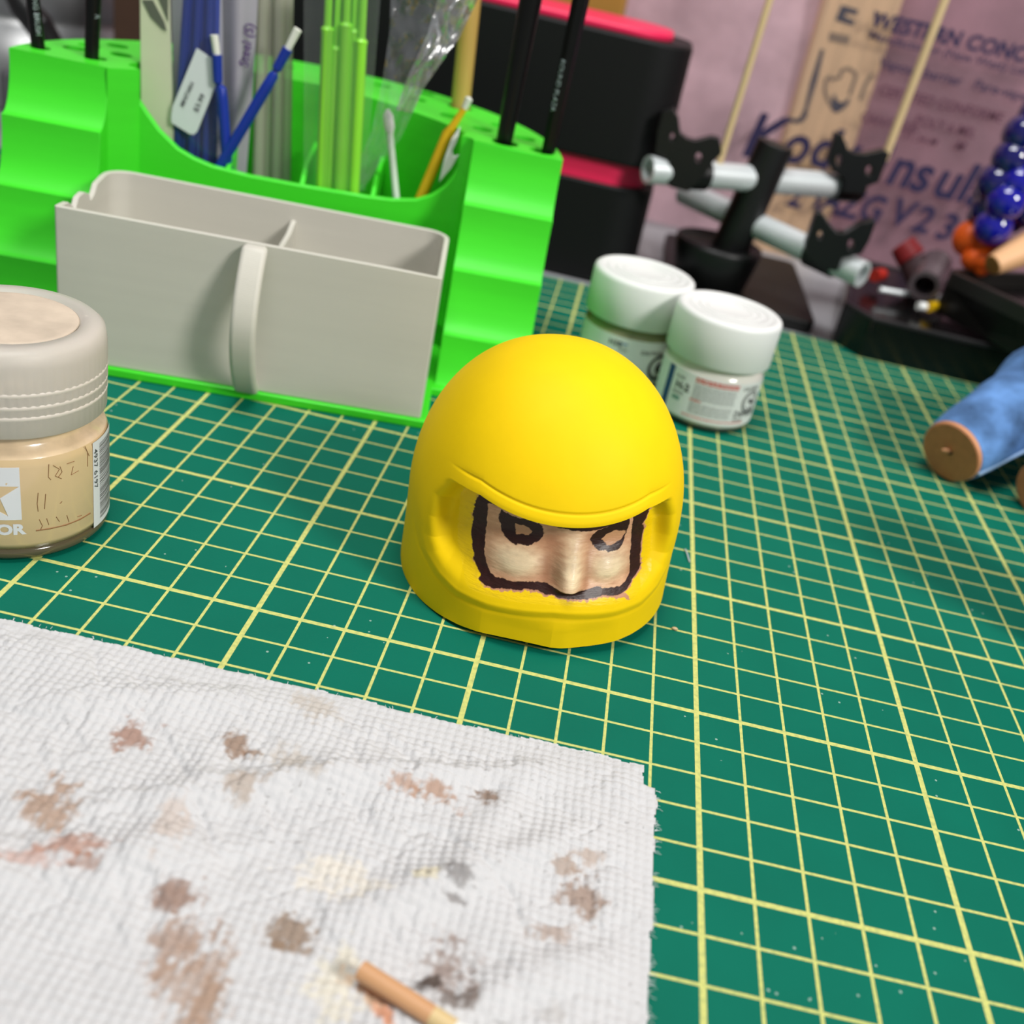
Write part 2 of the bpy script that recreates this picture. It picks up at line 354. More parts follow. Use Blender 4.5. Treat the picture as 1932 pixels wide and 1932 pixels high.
lettering(pr3, 'CAN/CGSB', wt(7.7, 7.95, 0.1), 0.45, 0.02); lettering(pr3, 'POLY 6 MIL', wt(10.6, 8.4, 0.1), 0.5, 0.02, xs=0.95)
lettering(pr3, '51.34-M', wt(10.3, 7.55, 0.1), 0.4, 0.02); lettering(pr3, 'M', wt(13.2, 7.6, 0.1), 0.5, 0.02)
pr3.build('printed_text', mat('faded_print', (92, 54, 72), 0.8), sheet)

# ------------------------------------------------------------------ green organizer
org = thing('brush_organizer', W(-5.35, 7, 0), 'bright green 3D-printed organizer with stepped towers and a scooped bin', 'organizer')
TZ = 7.6
DL = [(5.8, 7.6), (5.0, 5.8), (4.2, 3.85), (3.4, 1.9), (2.6, 0.0)]
def step_profile():
    P = [(5.95, 0.0), (5.95, TZ - 0.05)]
    for (d0, z0), (d1, z1) in zip(DL[:-1], DL[1:]):
        for t in np.linspace(0, 1, 10): P.append((d0 - (d0 - d1) * (1 - math.cos(t * math.pi / 2)), z0 - (z0 - z1) * math.sin(t * math.pi / 2)))
    return P
for x0, x1 in ((0.36, 3.3), (-14.0, -11.06)):
    b_ = MB(); b_.prism([W(x0, p[0], p[1]) for p in step_profile()], OX * (x1 - x0))
    b_.build('stepped_tower', M['green'], org, bevel=0.05)
out = [(3.3, 5.8)] + [(-5.35 + 8.65 * math.cos(a), 6.0 + 8.4 * math.sin(a)) for a in np.linspace(0.02, math.pi - 0.02, 40)] + [(-14.0, 5.8), (-11.06, 5.8)]
FW = 6.5
filL = [(-11.06, 5.7), (-11.0, 5.78), (-10.42, 6.36), (-10.31, 6.5)]
filR = [(-.04 + .4 * math.cos(t), 6.1 + .4 * math.sin(t)) for t in np.linspace(math.pi / 2, 0, 10)]
inn = filL + [(-10.8, 6.85), (-10.8, 7.3), (-10.5, 8.1), (-10.0, 8.9), (-9.2, 9.5), (-7.6, 10.1), (-5.35, 10.3), (-3.4, 9.8), (-2.0, 9.0), (-1.05, 8.25), (-0.3, 7.5), (.08, 6.95), (-.02, 6.75)] + filR
def circ2(x, y, r, n=18): return [(x + r * math.cos(t), y + r * math.sin(t)) for t in np.linspace(0, 2 * math.pi, n, endpoint=False)]
HB = {'a': (-13.42, 6.75), 'b': (-11.75, 6.9), 'c': (1.38, 6.75), 'd': (2.62, 6.6), 'tan': (-0.33, 11.6)}
hl = [circ2(*HB['a'], 0.3), circ2(*HB['b'], 0.3), circ2(*HB['c'], 0.46), circ2(*HB['d'], 0.42), circ2(*HB['tan'], 0.45)]
for x, y in ((-12.75, 7.8), (-12.6, 8.75), (-12.0, 9.75), (-11.45, 8.3), (-11.1, 10.9), (-10.3, 10.6), (-9.9, 12.2), (-8.6, 11.8), (-6.9, 12.6), (-5.0, 12.0), (-3.3, 12.8), (-1.9, 11.4), (0.6, 8.3), (2.1, 8.2), (1.2, 9.6), (-0.6, 9.5), (-1.7, 13.0)): hl.append(circ2(x, y, 0.36))
b_ = MB(); b_.holes(out + inn, hl, W, 1.0, TZ); b_.build('tool_ring', M['green'], org)
b_ = MB(); b_.prism([W(x, y, 0) for x, y in out + inn], OZ * 1.0); b_.build('ring_base', M['green'], org)
scp = [(868, 240), (876, 258), (874, 285), (866, 310), (854, 333), (838, 352), (815, 367), (785, 376), (740, 376), (690, 370), (650, 363), (560, 348), (470, 331), (400, 313), (365, 298), (335, 280), (300, 245), (280, 217), (262, 190), (247, 166), (236, 148)]
P = [op(x, y, FW) for x, y in scp]; P = P[1:-1]; P = [W(.34, FW, 7.6), W(.25, FW, 7.6)] + P + [W(-11.0, FW, 7.45)]
b_ = MB(); b_.prism(P + [W(-11.0, FW, .2), W(.34, FW, .2)], OY * .25)
b_.build('scooped_wall', M['green'], org, bevel=0.06)
# fillet between the left tower and the scooped wall
for fl, cn in ((filL, (-11.06, 6.5)), (filR, (.36, 6.5))):
    b_ = MB(); b_.prism([W(x, y, .25) for x, y in fl + [cn]], OZ * .8); b_.build('corner_fillet', M['green'], org)
b_ = MB(); b_.prism([W(-11.4, 2.6, 0), W(0.7, 2.6, 0), W(0.7, 6.6, 0), (W(-11.4, 6.6, 0))], OZ * 0.28); b_.prism([W(-11.0, 0.0, 0), W(0.3, 0.0, 0), W(0.3, 2.7, 0), W(-11.0, 2.7, 0)], OZ * 0.28)
b_.build('base_plate', M['green'], org, bevel=0.05)
b_ = MB(); b_.prism([W(-11, 6.4, 0), W(0.3, 6.4, 0), W(0.3, 6.7, 0), W(-1.2, 8.3, 0), W(-5.35, 10.2, 0), W(-9.8, 9.2, 0), W(-11, 7, 0)], OZ * 0.3); b_.build('bin_floor', M['green'], org)
for lx in (-7.6, -5.15, -2.78):
    b_ = MB(); b_.prism([W(lx, 6.7, 0.3), W(lx, 6.7, 4.95), W(lx - 0.02, 7.6, 5.5), W(lx - 0.02, 9.6, 5.8), W(lx - 0.02, 9.6, 0.3)], OX * 0.16); b_.build('divider', M['green'], org, bevel=0.03)

# ------------------------------------------------------------------ grey tray standing in the organizer
tray = thing('desk_tray', W(-5.3, 2.5, 0.28), 'light grey 3D-printed tray with divider and pull handle, standing inside the organizer', 'tray')
def tray_loop(inset, r, n=8):
    x0, y0, x1, y1 = -10.72 + inset, 0.12 + inset, 0.08 - inset, 4.92 - inset; P = []
    def arc(cx_, cy_, rr, a0):
        for a in np.linspace(a0, a0 + 90, n): P.append((cx_ + rr * math.cos(math.radians(a)), cy_ + rr * math.sin(math.radians(a))))
    arc(x1 - r, y1 - r, r, 0); 
    for t in np.linspace(0.1, 0.9, 8): P.append((x1 - r + (x0 + r - x1 + r) * t, y1))
    arc(x0 + r, y1 - r, r, 90)
    for t in np.linspace(0.02, 0.98, 60): P.append((x0, y1 - r + (y0 + 0.08 - y1 + r) * t))
    arc(x0 + 0.08, y0 + 0.08, 0.08, 180)
    for t in np.linspace(0.1, 0.9, 8): P.append((x0 + 0.08 + (x1 - x0 - 0.16) * t, y0))
    arc(x1 - 0.08, y0 + 0.08, 0.08, 270)
    for t in np.linspace(0.02, 0.98, 60): P.append((x1, y0 + 0.08 + (y1 - r - y0 - 0.08) * t))
    return P
def rimz(x, y):
    if x > -10.4 and x < -0.3: return 4.82
    if y > 3.9: return 4.82
    if x >= -0.3: return 4.82 - 0.1 * math.sin(max(0, min(1, y / 3.9)) * math.pi)
    t = max(0.0, y - 0.25)
    k = [(0.0, 4.82), (0.55, 4.78), (0.95, 4.55), (1.0, 4.38), (1.35, 4.72), (1.8, 4.76), (2.25, 4.6), (2.35, 4.38), (2.7, 4.5), (2.95, 4.74), (3.65, 4.82)]
    return float(np.interp(t, [a for a, _ in k], [c for _, c in k]))
O1 = tray_loop(0, 0.75); I1 = tray_loop(0.16, 0.62); n = len(O1)
Vt = [W(x, y, 0.29) for x, y in O1] + [W(x, y, rimz(x, y)) for x, y in O1] + [W(x, y, rimz(x, y)) for x, y in I1] + [W(x, y, 0.5) for x, y in I1]
Ft = [(k * n + i, k * n + (i + 1) % n, (k + 1) * n + (i + 1) % n, (k + 1) * n + i) for k in range(3) for i in range(n)] + [tuple(range(n))[::-1], tuple(range(3 * n, 4 * n))]
b_ = MB(); b_.add(Vt, Ft); b_.build('tray_body', M['tray'], tray, bevel=0.035)
b_ = MB(); b_.prism([W(-5.02, 0.26, 0.5), W(-5.02, 4.8, 0.5), W(-5.02, 4.8, 4.3), W(-5.02, 3.9, 4.1), W(-5.02, 2.2, 4.05), W(-5.02, 1.0, 4.35), W(-5.02, 0.26, 4.8)], OX * 0.16); b_.build('tray_divider', M['tray'], tray, bevel=0.03)
b_ = MB(); hp = []
for t in np.linspace(0, 1, 22):
    z = 4.8 - t * 4.55; y = 0.14 - 1.4 * math.sin(math.pi * (0.06 + 0.9 * t)) ** 0.8; hp.append((y, z))
ho = [W(-5.56, y, z) for y, z in hp]; hi = [W(-5.56, min(0.14, y + 0.36), z) for y, z in hp]
b_.prism(ho + hi[::-1], OX * 0.72, smooth=False); b_.build('pull_handle', M['tray'], tray, bevel=0.16, seg=4)

# ------------------------------------------------------------------ things standing in the organizer
def through(p0, p1, zlow=None, ly=None):
    # line through two points, its lower end brought down to zlow
    p0 = np.asarray(p0); p1 = np.asarray(p1)
    if zlow is not None: p0 = p0 + (p1 - p0) * (zlow - p0[2]) / (p1[2] - p0[2])
    return p0, p1
def cyl_txt(mb, body, p0, p1, r, height, at, side, bold=0.0, xs=1.0):
    # lettering that runs down a stick from p1 to p0; side is the direction the print faces
    d = (p0 - p1) / np.linalg.norm(p0 - p1); s_ = side - d * (side @ d); s_ /= np.linalg.norm(s_); c = np.cross(d, s_)
    def fn(a, b):
        th = (b - height * 0.35) / r; q = p1 + d * (at + a)
        return q + (r + 0.006) * (math.cos(th) * s_ - math.sin(th) * c)
    lettering(mb, body, fn, height, bold, xs=xs)
view = lambda p: (CC - p) / np.linalg.norm(CC - p)
M['silvertxt'] = mat('silver_print', (150, 165, 165), 0.4, 0.2)
def brush(x0, y0, x1, y1, ly, r0, r1, label, txt=None, hexa=False, group='black paint brushes in the organizer'):
    a, c = op(x0, y0, ly), op(x1, y1, ly); lo, _ = through(a, c, TZ - 4.5); d = (c - a) / np.linalg.norm(c - a); hi_ = c + d * 5.5
    L = np.linalg.norm(c - a); ra = r0 + (r1 - r0) * 0
    t = thing('paint_brush', lo, label, 'brush', group)
    b = MB(); b.tube([lo, a, c, c + d * 2, hi_], [r0 * 0.94, r0, r1, r1 * 0.9, r1 * 0.5], 7 if hexa else 20, smooth=not hexa); b.build('handle', M['brushblack'], t)
    b = MB(); b.tube([hi_, hi_ + d * 1.8], [r1 * 0.5, r1 * 0.42], 16); b.build('ferrule', M['silver'], t)
    b = MB(); b.tube([hi_ + d * 1.8, hi_ + d * 2.4, hi_ + d * 2.9], [r1 * 0.42, r1 * 0.45, 0.01], 14); b.build('bristles', M['wood'], t)
    if txt:
        b = MB()
        for body, h, at, off in txt: cyl_txt(b, body, a, c, r0 * 1.01 + (r1 - r0) * 0.4, h, at, view(a) + OX * off, 0.01)
        b.build('printed_text', M['silvertxt'], t)
brush(72, 90, 62, 0, 6.75, 0.205, 0.205, 'thin black paint brush lettered MODELING BRUSH, at the left tower corner', [('MODELING BRUSH', 0.15, -0.85, 0.25)])
brush(173, 106, 176, 0, 6.75, 0.215, 0.23, 'plain thin black paint brush, right of the lettered one in left tower', [('R', 0.16, 0.35, 0.8)])
brush(951, 268, 1001, 0, 7.0, 0.27, 0.36, 'thickest black paint brush, unlettered, left one in the right tower')
brush(1034, 286, 1095, 0, 6.8, 0.235, 0.28, 'black hexagonal paint brush with white print, right one in right tower', [('ROUND PLAZA', 0.16, 1.75, -0.75)], hexa=True)
a, c = op(868, 205, 11.6), op(889, 0, 11.6); lo, _ = through(a, c, TZ - 4)
t = thing('wooden_dowel', lo, 'plain tan wooden dowel behind the right tower of the organizer', 'stick')
b_ = MB(); b_.tube([lo, c + (c - a) * 0.6], 0.345, 20); b_.build('shaft', mat('ochre_wood', (196, 156, 82), 0.55, noise=0.1, nscale=200, stretch=(1, 1, 0.1)), t)
b_ = MB(); b_.tube([c + (c - a) * 0.6, c + (c - a) * 0.75], [0.345, 0.1], 20); b_.build('rounded_end', M['wood'], t)

# cream flat strip
def sheet_between(poly, ly, thick, bow=0.0):
    return [op(x, y, ly) for x, y in poly]
t = thing('plastic_strip', op(300, 280, 7.4), 'cream flat plastic strip with a dark leaf print, at left end of bin', 'strip')
b_ = MB(); b_.prism([op(263, -60, 7.4), op(318, -60, 7.4), op(328, 275, 7.4), op(336, 420, 7.4), op(270, 420, 7.4), op(265, 200, 7.4)], OY * 0.12); b_.build('strip_body', mat('cream_plastic', (206, 212, 180), 0.4, noise=0.04, nscale=40), t, bevel=0.03)
b_ = MB()
for q in ([(268, 0), (288, 0), (310, 42), (314, 58), (306, 55), (284, 32)], [(296, -10), (317, -10), (317, 40)]): b_.prism([op(x, y, 7.37) for x, y in q], OY * 0.025)
b_.build('leaf_print', mat('dark_leaf_print', (92, 98, 84), 0.5), t)

# packet of blue applicators
blue = mat('blue_plastic', (20, 50, 150), 0.35); bag = film('bag_film', haze=0.035, rgb=(215, 225, 225), bump=0.35, bscale=60)
t = thing('applicator_packet', op(380, 300, 7.6), 'clear packet of dark blue applicator sticks wearing a white price sticker', 'packet')
for i, (xt, xb) in enumerate(((356, 333), (366, 346), (377, 360), (387, 374), (397, 388), (408, 402))):
    a, c = op(xb, 285, 7.5 + 0.12 * (i % 2)), op(xt, -40, 7.5 + 0.12 * (i % 2)); lo, _ = through(a, c, 0.6)
    b_ = MB(); b_.tube([lo, a, c], 0.135, 10); b_.build('applicator_stick', blue, t)
b_ = MB(); b_.prism([op(x, y, 8.0) for x, y in ((322, -60), (418, -60), (424, 380), (332, 380))], OY * .03); b_.build('backing_card', mat('pale_card', (186, 186, 196), .7), t)
P = np.zeros((14, 14, 3))
for i, u in enumerate(np.linspace(0, 1, 14)):
    for j, v in enumerate(np.linspace(0, 1, 14)):
        y = -40 + v * 400; x0 = 318 + 12 * v; x1 = 414 + 8 * v; P[i, j] = op(x0 + (x1 - x0) * u, y, 7.38 - 0.1 * math.sin(math.pi * u))
b_ = MB(); b_.grid(P); b_.build('clear_bag', bag, t)
b_ = MB(); b_.prism([op(x, y, 7.22) for x, y in ((371, 91), (399, 110), (406, 150), (408, 158), (401, 176), (372, 248), (366, 254), (358, 253), (324, 232), (323, 222), (326, 200))], OY * 0.03)
st = b_.build('price_sticker', mat('white_paper', (212, 220, 220), 0.7), t)
o0, o1, o2 = op(346, 203, 7.2), op(375, 140, 7.2), op(330, 190, 7.2); e1 = (o1 - o0) / np.linalg.norm(o1 - o0); e2 = (o2 - o0); e2 -= e1 * (e2 @ e1); e2 /= np.linalg.norm(e2)
b_ = MB(); lettering(b_, 'MINITARH', lambda a, c: o0 + e1 * a + e2 * c, 0.13, 0.012); o3 = op(372, 213, 7.2); lettering(b_, '$3.99', lambda a, c: o3 + e1 * a + e2 * c, 0.15, 0.012, xs=1.3)
b_.build('printed_text', mat('grey_print', (70, 75, 78), 0.7), st)

# silver foil packet with purple lettering
t = thing('foil_packet', op(445, 285, 8.2), 'silver grey packet with purple lettering, right of the blue applicators', 'packet')
P = np.zeros((16, 14, 3))
for i, u in enumerate(np.linspace(0, 1, 16)):
    for j, v in enumerate(np.linspace(0, 1, 14)):
        y = -40 + v * 400; x0 = 405 + 14 * v; x1 = 488 - 26 * v ** 1.3; P[i, j] = op(x0 + (x1 - x0) * u, y, 8.2 - 0.25 * math.sin(math.pi * u) + 0.06 * math.sin(9 * u))
b_ = MB(); b_.grid(P); b_.build('foil_body', mat('silver_foil', (165, 162, 172), 0.45, 0.15, bump=0.3, bscale=80), t)
o0, o1, o2 = op(467, 128, 7.9), op(490, -20, 7.9), op(450, 126, 7.9); e1 = (o1 - o0) / np.linalg.norm(o1 - o0); e2 = (o2 - o0); e2 -= e1 * (e2 @ e1); e2 /= np.linalg.norm(e2)
b_ = MB(); lettering(b_, 'Steel (S)', lambda a, c: o0 + e1 * a + e2 * c, 0.28, 0.02); b_.build('printed_text', mat('purple_print', (82, 52, 110), 0.6), t)

# two loose blue micro brushes
wb_ = mat('white_bristle', (225, 228, 215), 0.7)
for (q, lab, ly) in (([(404, 66), (409, 103), (411, 155), (418, 168), (428, 300)], 'blue micro brush standing upright beside the white price sticker', 7.12), ([(562, 55), (543, 92), (522, 130), (516, 142), (428, 292)], 'blue micro brush leaning far right across the packets', 7.02)):
    pts = [op(x, y, ly) for x, y in q]; lo, _ = through(pts[4], pts[3], 0.5); t = thing('micro_brush', lo, lab, 'brush', 'loose blue micro brushes')
    b_ = MB(); n1 = pts[2] + (pts[3] - pts[2]) * 0.35; b_.tube([lo, pts[3] + (pts[4] - pts[3]) * 0.15, pts[3], n1, pts[2], pts[1]], [0.16, 0.18, 0.16, 0.085, 0.15, 0.165], 14); b_.build('stem', blue, t)
    b_ = MB(); b_.tube([pts[1], pts[0]], [0.11, 0.13], 12); b_.build('bristle_tip', wb_, t)

# translucent grey tubes
tubem = film('clear_tube', haze=0.55, rgb=(190, 190, 172), rough=0.2, bump=0.05)
t = thing('tube_bundle', op(510, 330, 8.6), 'bundle of cloudy beige plastic tubes in the middle of bin', 'tubes')
for x0, x1, r, l in ((497, 487, 0.2, 8.5), (512, 505, 0.2, 8.7), (529, 522, 0.2, 8.5), (543, 538, 0.2, 8.7)):
    a, c = op(x1, 330, l), op(x0, -40, l); lo, _ = through(a, c, 0.5); b_ = MB(); b_.tube([lo, c], r, 14); b_.build('plastic_tube', tubem, t)

# bag of green micro applicators
gst = mat('lime_plastic', (146, 232, 60), 0.4)
t = thing('applicator_bag', op(640, 340, 7.2), 'clear bag holding lime green micro applicators, centre of bin', 'packet')
for i, (xt, xb, bump_y) in enumerate(((622, 606, 55), (641, 620, 92), (657, 640, 48), (673, 655, 60), (688, 668, 78))):
    ly = 7.1 + 0.15 * (i % 2); a, c = op(xb, 350, ly), op(xt, -40, ly); k = op(xt + (xb - xt) * (bump_y + 40) / 390, bump_y, ly); lo, _ = through(a, c, 0.5); d = (c - a) / np.linalg.norm(c - a)
    b_ = MB(); b_.tube([lo, k - d * 0.12, k, k + d * 0.1, c], [0.19, 0.19, 0.21, 0.125, 0.12], 12); b_.build('green_applicator', gst, t)
for nm, dl in (('front_film', 6.88), ('back_film', 7.55)):
    P = np.zeros((12, 12, 3))
    for i, u in enumerate(np.linspace(0, 1, 12)):
        for j, v in enumerate(np.linspace(0, 1, 12)):
            y = -40 + v * 400; x0 = 573; x1 = 721 - 32 * v; P[i, j] = op(x0 + (x1 - x0) * u, y, dl + (0.22 if dl < 7 else -0.22) * (2 * u - 1) ** 2)
    b_ = MB(); b_.grid(P); b_.build(nm, bag, t)

# crumpled clear wrapper leaning right
t = thing('clear_wrapper', op(690, 365, 7.1), 'crumpled shiny clear plastic wrapper leaning right above the bin', 'wrapper')
L0 = [(738, -30), (735, 60), (722, 150), (700, 250), (650, 368)]; L1 = [(915, -30), (868, 68), (800, 165), (757, 260), (676, 368)]
P = np.zeros((40, 60, 3)); yy = lambda L, v: (np.interp(v, np.linspace(0, 1, 5), [p[0] for p in L]), np.interp(v, np.linspace(0, 1, 5), [p[1] for p in L]))
for i, u in enumerate(np.linspace(0, 1, 40)):
    for j, v in enumerate(np.linspace(0, 1, 60)):
        a, c = yy(L0, v), yy(L1, v); k_ = smooth01((u - .5) * 4) * smooth01((.62 - v) * 5); cr = k_ * (1.3 * abs(mnoise.noise((u * 5, v * 7, 9.0))) + .9 * abs(mnoise.noise((u * 11 + v * 6, v * 9, 3.0)))) + 0.5 * abs(math.sin(9 * u + 4 * v)) * u + 0.35 * (mnoise.noise((u * 6, v * 9, 2.0))) + 0.22 * mnoise.noise((u * 15, v * 22, 5.0)) * (1.2 if u > 0.6 and v < 0.5 else 0.4)
        P[i, j] = op(a[0] + (c[0] - a[0]) * u, a[1] + (c[1] - a[1]) * u, 7.1 - 0.45 * cr * smooth01((.95 - v) * 3))
b_ = MB(); b_.grid(P[21:, :38] - OY * .03); b_.build('glint_layer', film('glint_layer_film', haze=.2, rgb=(240, 242, 248), rough=.25, bump=1.0, bscale=160, gloss=6.0, fres=1.0), t)  # extra film layer, whiter and glossier, puts in the wrapper's bright highlights
b_ = MB(); b_.grid(P); b_.build('film', film('crinkled_film', haze=0.07, rough=0.12, bump=0.8, bscale=220, gloss=1.2, fres=.7), t)

# swab, yellow applicator, torn white scrap
a, c = op(748, 378, 7.2), op(735, 248, 7.6); lo, _ = through(a, c, 0.6); t = thing('cotton_swab', lo, 'white cotton swab standing in the right end of bin', 'swab')
b_ = MB(); b_.tube([lo, c], 0.12, 12); b_.build('stick', mat('swab_stick', (205, 222, 205), 0.5), t); b_ = MB(); d = (c - a) / np.linalg.norm(c - a); b_.tube([c - d * .05, c + d * 0.15, c + d * 0.5, c + d * 0.7], [0.13, 0.19, 0.17, 0.06], 12); b_.build('cotton_tip', M['white'], t)
pts = [op(x, y, 7.3) for x, y in ((795, 372), (845, 252), (853, 240), (876, 205))]; lo, _ = through(pts[0], pts[1], 0.6); tp = op(885, 186, 7.3)
t = thing('yellow_applicator', lo, 'yellow micro applicator with a white tip leaning right in the bin', 'brush')
b_ = MB(); b_.tube([lo, pts[1], pts[2], pts[3]], [0.19, 0.19, 0.13, 0.1], 14); b_.build('stem', mat('yellow_plastic', (215, 176, 20), 0.35), t); b_ = MB(); b_.tube([pts[3], tp, tp + (tp - pts[3]) * 0.15], [0.1, 0.13, 0.05], 10); b_.build('tip', wb_, t)
b_ = MB(); b_.prism([op(x, y, 6.86) for x, y in ((869, 238), (862, 268), (853, 285), (856, 296), (866, 292), (851, 318), (832, 340), (828, 345), (838, 300), (852, 262))], OY * 0.12)
tag(b_.build('paper_scrap', M['white'], base=op(840, 330, 6.9), bevel=0.02), 'torn white scrap behind the yellow applicator', 'scrap')

# ------------------------------------------------------------------ yellow helmet
HT = np.array([-4.295, 9.317, 0.206])
HR = np.array([[0.9778873303462002, -0.20179606199635913, -0.054906452363481316], [0.20064000769455614, 0.9793234679790149, -0.02586759319851489], [0.05899115578381321, 0.014279160630687578, 0.9981563750790619]])
Ha, Hb, HH, Hp, Hk, Hz0, Hn, Hpz, Hkx, Hky = 3.3288972378189503, 3.521204669338743, 5.936849590750543, 2.1058816149711834, -0.01306435683918035, 1.9560282536231202, 2.0919185365350277, 2.089005832970819, 0.007909647806666155, -0.013332744213578315
RIM = [(-2.62, 3.42), (-2.88, 2.9), (-2.95, 2.3), (-2.92, 1.76), (-2.78, 1.42), (-2.5, 1.16), (-2.1, 1.0), (-1.4, .98), (-.7, 1.03), (0.05, 1.08), (.8, 1.03), (1.5, .98), (2.2, .98), (2.6, 1.14), (2.88, 1.42), (3.0, 1.76), (2.98, 2.3), (2.9, 2.9), (2.66, 3.42), (2.66, 5), (-2.62, 5)]
OB = [(-1.8, 3.04), (-1.78, 3.7), (2.2, 3.7), (2.16, 2.84), (2.04, 2.6), (2.1, 2.48), (2.05, 2.24), (2.08, 2.03), (2.08, 1.64), (1.92, 1.5), (1.82, 1.41), (1.74, 1.33), (1.58, 1.3), (1.33, 1.32), (1.15, 1.37), (0.99, 1.33), (0.78, 1.32), (0.41, 1.36), (0.19, 1.36), (0.03, 1.41), (-0.16, 1.41), (-0.3, 1.46), (-0.57, 1.46), (-0.79, 1.41), (-1.09, 1.36), (-1.33, 1.31), (-1.5, 1.33), (-1.62, 1.36), (-1.58, 1.45), (-1.7, 1.58), (-1.83, 1.87), (-1.88, 2.17), (-1.87, 2.54), (-1.88, 2.83)]
IB = [(-1.58, 2.93), (-1.55, 2.96), (-1.39, 2.97), (-1.06, 2.95), (-0.69, 2.9), (-0.44, 2.83), (-0.06, 2.74), (0.28, 2.68), (0.57, 2.66), (0.85, 2.67), (1.14, 2.75), (1.49, 2.88), (1.74, 2.95), (1.75, 2.66), (1.77, 2.41), (1.8, 2.15), (1.78, 1.9), (1.82, 1.6), (1.72, 1.46), (1.59, 1.41), (1.27, 1.44), (1.03, 1.49), (0.82, 1.47), (0.62, 1.47), (0.38, 1.55), (0.17, 1.55), (0.03, 1.56), (-0.19, 1.57), (-0.36, 1.58), (-0.64, 1.56), (-0.85, 1.51), (-1.1, 1.51), (-1.23, 1.49), (-1.4, 1.53), (-1.5, 1.73), (-1.58, 1.95), (-1.58, 2.25), (-1.57, 2.59)]
E1 = [(-1.3, 2.9), (-1.16, 2.87), (-1.0, 2.82), (-0.83, 2.81), (-0.6, 2.8), (-0.45, 2.76), (-0.34, 2.66), (-0.31, 2.56), (-0.34, 2.42), (-0.45, 2.33), (-0.63, 2.25), (-0.85, 2.23), (-1.04, 2.26), (-1.17, 2.32), (-1.26, 2.49), (-1.32, 2.67)]
EI1 = [(-0.96, 2.65), (-0.88, 2.62), (-0.72, 2.64), (-0.65, 2.6), (-0.57, 2.54), (-0.64, 2.44), (-0.79, 2.43), (-0.91, 2.42), (-0.93, 2.49)]
E2 = [(1.65, 2.9), (1.66, 2.62), (1.63, 2.45), (1.55, 2.26), (1.44, 2.17), (1.22, 2.18), (0.98, 2.21), (0.81, 2.33), (0.74, 2.45), (0.78, 2.57), (0.92, 2.68), (1.14, 2.76), (1.43, 2.86)]
EI2 = [(1.01, 2.43), (1.14, 2.54), (1.31, 2.6), (1.6, 2.56), (1.61, 2.5), (1.51, 2.36), (1.33, 2.31), (1.18, 2.29), (1.08, 2.38)]
SMR = [(1.15, 1.37), (1.3, 1.3), (1.51, 1.21), (1.7, 1.2), (1.92, 1.04), (1.75, 1.27), (1.6, 1.34)]
def hscale(Z):
    lo = 1 - Hk * (1 - np.clip(Z / Hz0, 0, 1)) ** 2; s = np.clip((Z - Hz0) / (HH - Hz0), 0, 1) ** (Hpz / 2)
    return np.where(Z < Hz0, lo, np.clip(1 - s * s, 0, 1) ** (1 / Hp))
def browz(X): return np.minimum(3.15 + .072 * (X - .03) ** 2, 3.40)
def hdepth(X, Z):
    B = smooth01((sdpoly(X, Z, RIM) - .05) / .62); A = smooth01((browz(X) - Z + .03) / .16)
    g = lambda cx_, cz, sx, sz: np.exp(-((X - cx_) / sx) ** 2 - ((Z - cz) / sz) ** 2)
    nose = .46 * np.exp(-np.abs((X - .33) / .31) ** 2.5) * smooth01((2.75 - Z) / 1.0) * smooth01((Z - 1.36) / .2)
    ch = .2 * g(-.85, 1.88, .62, .36) + .18 * g(1.25, 1.88, .45, .34)
    eye = -.06 * g(-.8, 2.5, .4, .28) - .05 * g(1.25, 2.45, .38, .26)
    d = ((.34 + .44 * smooth01((Z - 1.2) / 1.3)) - nose - ch - eye) * A * B
    # raised lip along the brow and round the rim, fine groove above it
    gr = Z - browz(X)
    d += -.02 * np.exp(-((gr - .12) / .1) ** 2) * smooth01((2.5 - np.abs(X)) / .9) + .035 * np.exp(-((gr - .30) / .035) ** 2) * smooth01((2.6 - np.abs(X)) / .6)
    sd = sdpoly(X, Z, RIM); d += (-.045 * np.exp(-((sd + .05) / .1) ** 2) + .02 * np.exp(-((sd + .24) / .05) ** 2)) * smooth01((2.9 - Z) / .9)
    return d
# angles: fine across the front, coarse behind
xf = np.sin(np.linspace(-math.pi / 2, math.pi / 2, 3)); 
Xf = np.r_[np.linspace(-0.999, -0.9, 14)[:-1], np.linspace(-0.9, -0.62, 40)[:-1], np.linspace(-0.62, 0.66, 330)[:-1], np.linspace(0.66, 0.9, 40)[:-1], np.linspace(0.9, 0.999, 14)]
thb = np.linspace(0, math.pi, 70)
Zr = np.r_[np.linspace(0, 1.0, 36)[:-1], np.linspace(1.0, 3.75, 300)[:-1], Hz0 + (HH - Hz0) * np.sin(np.linspace(math.asin(min(1, (3.75 - Hz0) / (HH - Hz0))), math.pi / 2, 46))[:-1], HH - 1e-4]
nx = len(Xf) + len(thb) - 2; nz = len(Zr)
PX = np.zeros((nz, nx)); PY = np.zeros((nz, nx)); PZ = np.repeat(Zr[:, None], nx, 1)
s_ = hscale(Zr)[:, None]
yf = -np.clip(1 - np.abs(Xf) ** Hn, 0, 1) ** (1 / Hn)
PX[:, :len(Xf)] = Ha * s_ * Xf; PY[:, :len(Xf)] = Hb * s_ * yf
cb, sb = np.cos(thb[1:-1]), np.sin(thb[1:-1]); rb = (np.abs(cb) ** Hn + np.abs(sb) ** Hn) ** (-1 / Hn)
PX[:, len(Xf):] = Ha * s_ * cb * rb; PY[:, len(Xf):] = Hb * s_ * sb * rb
PX += Hkx * PZ; PY += Hky * PZ
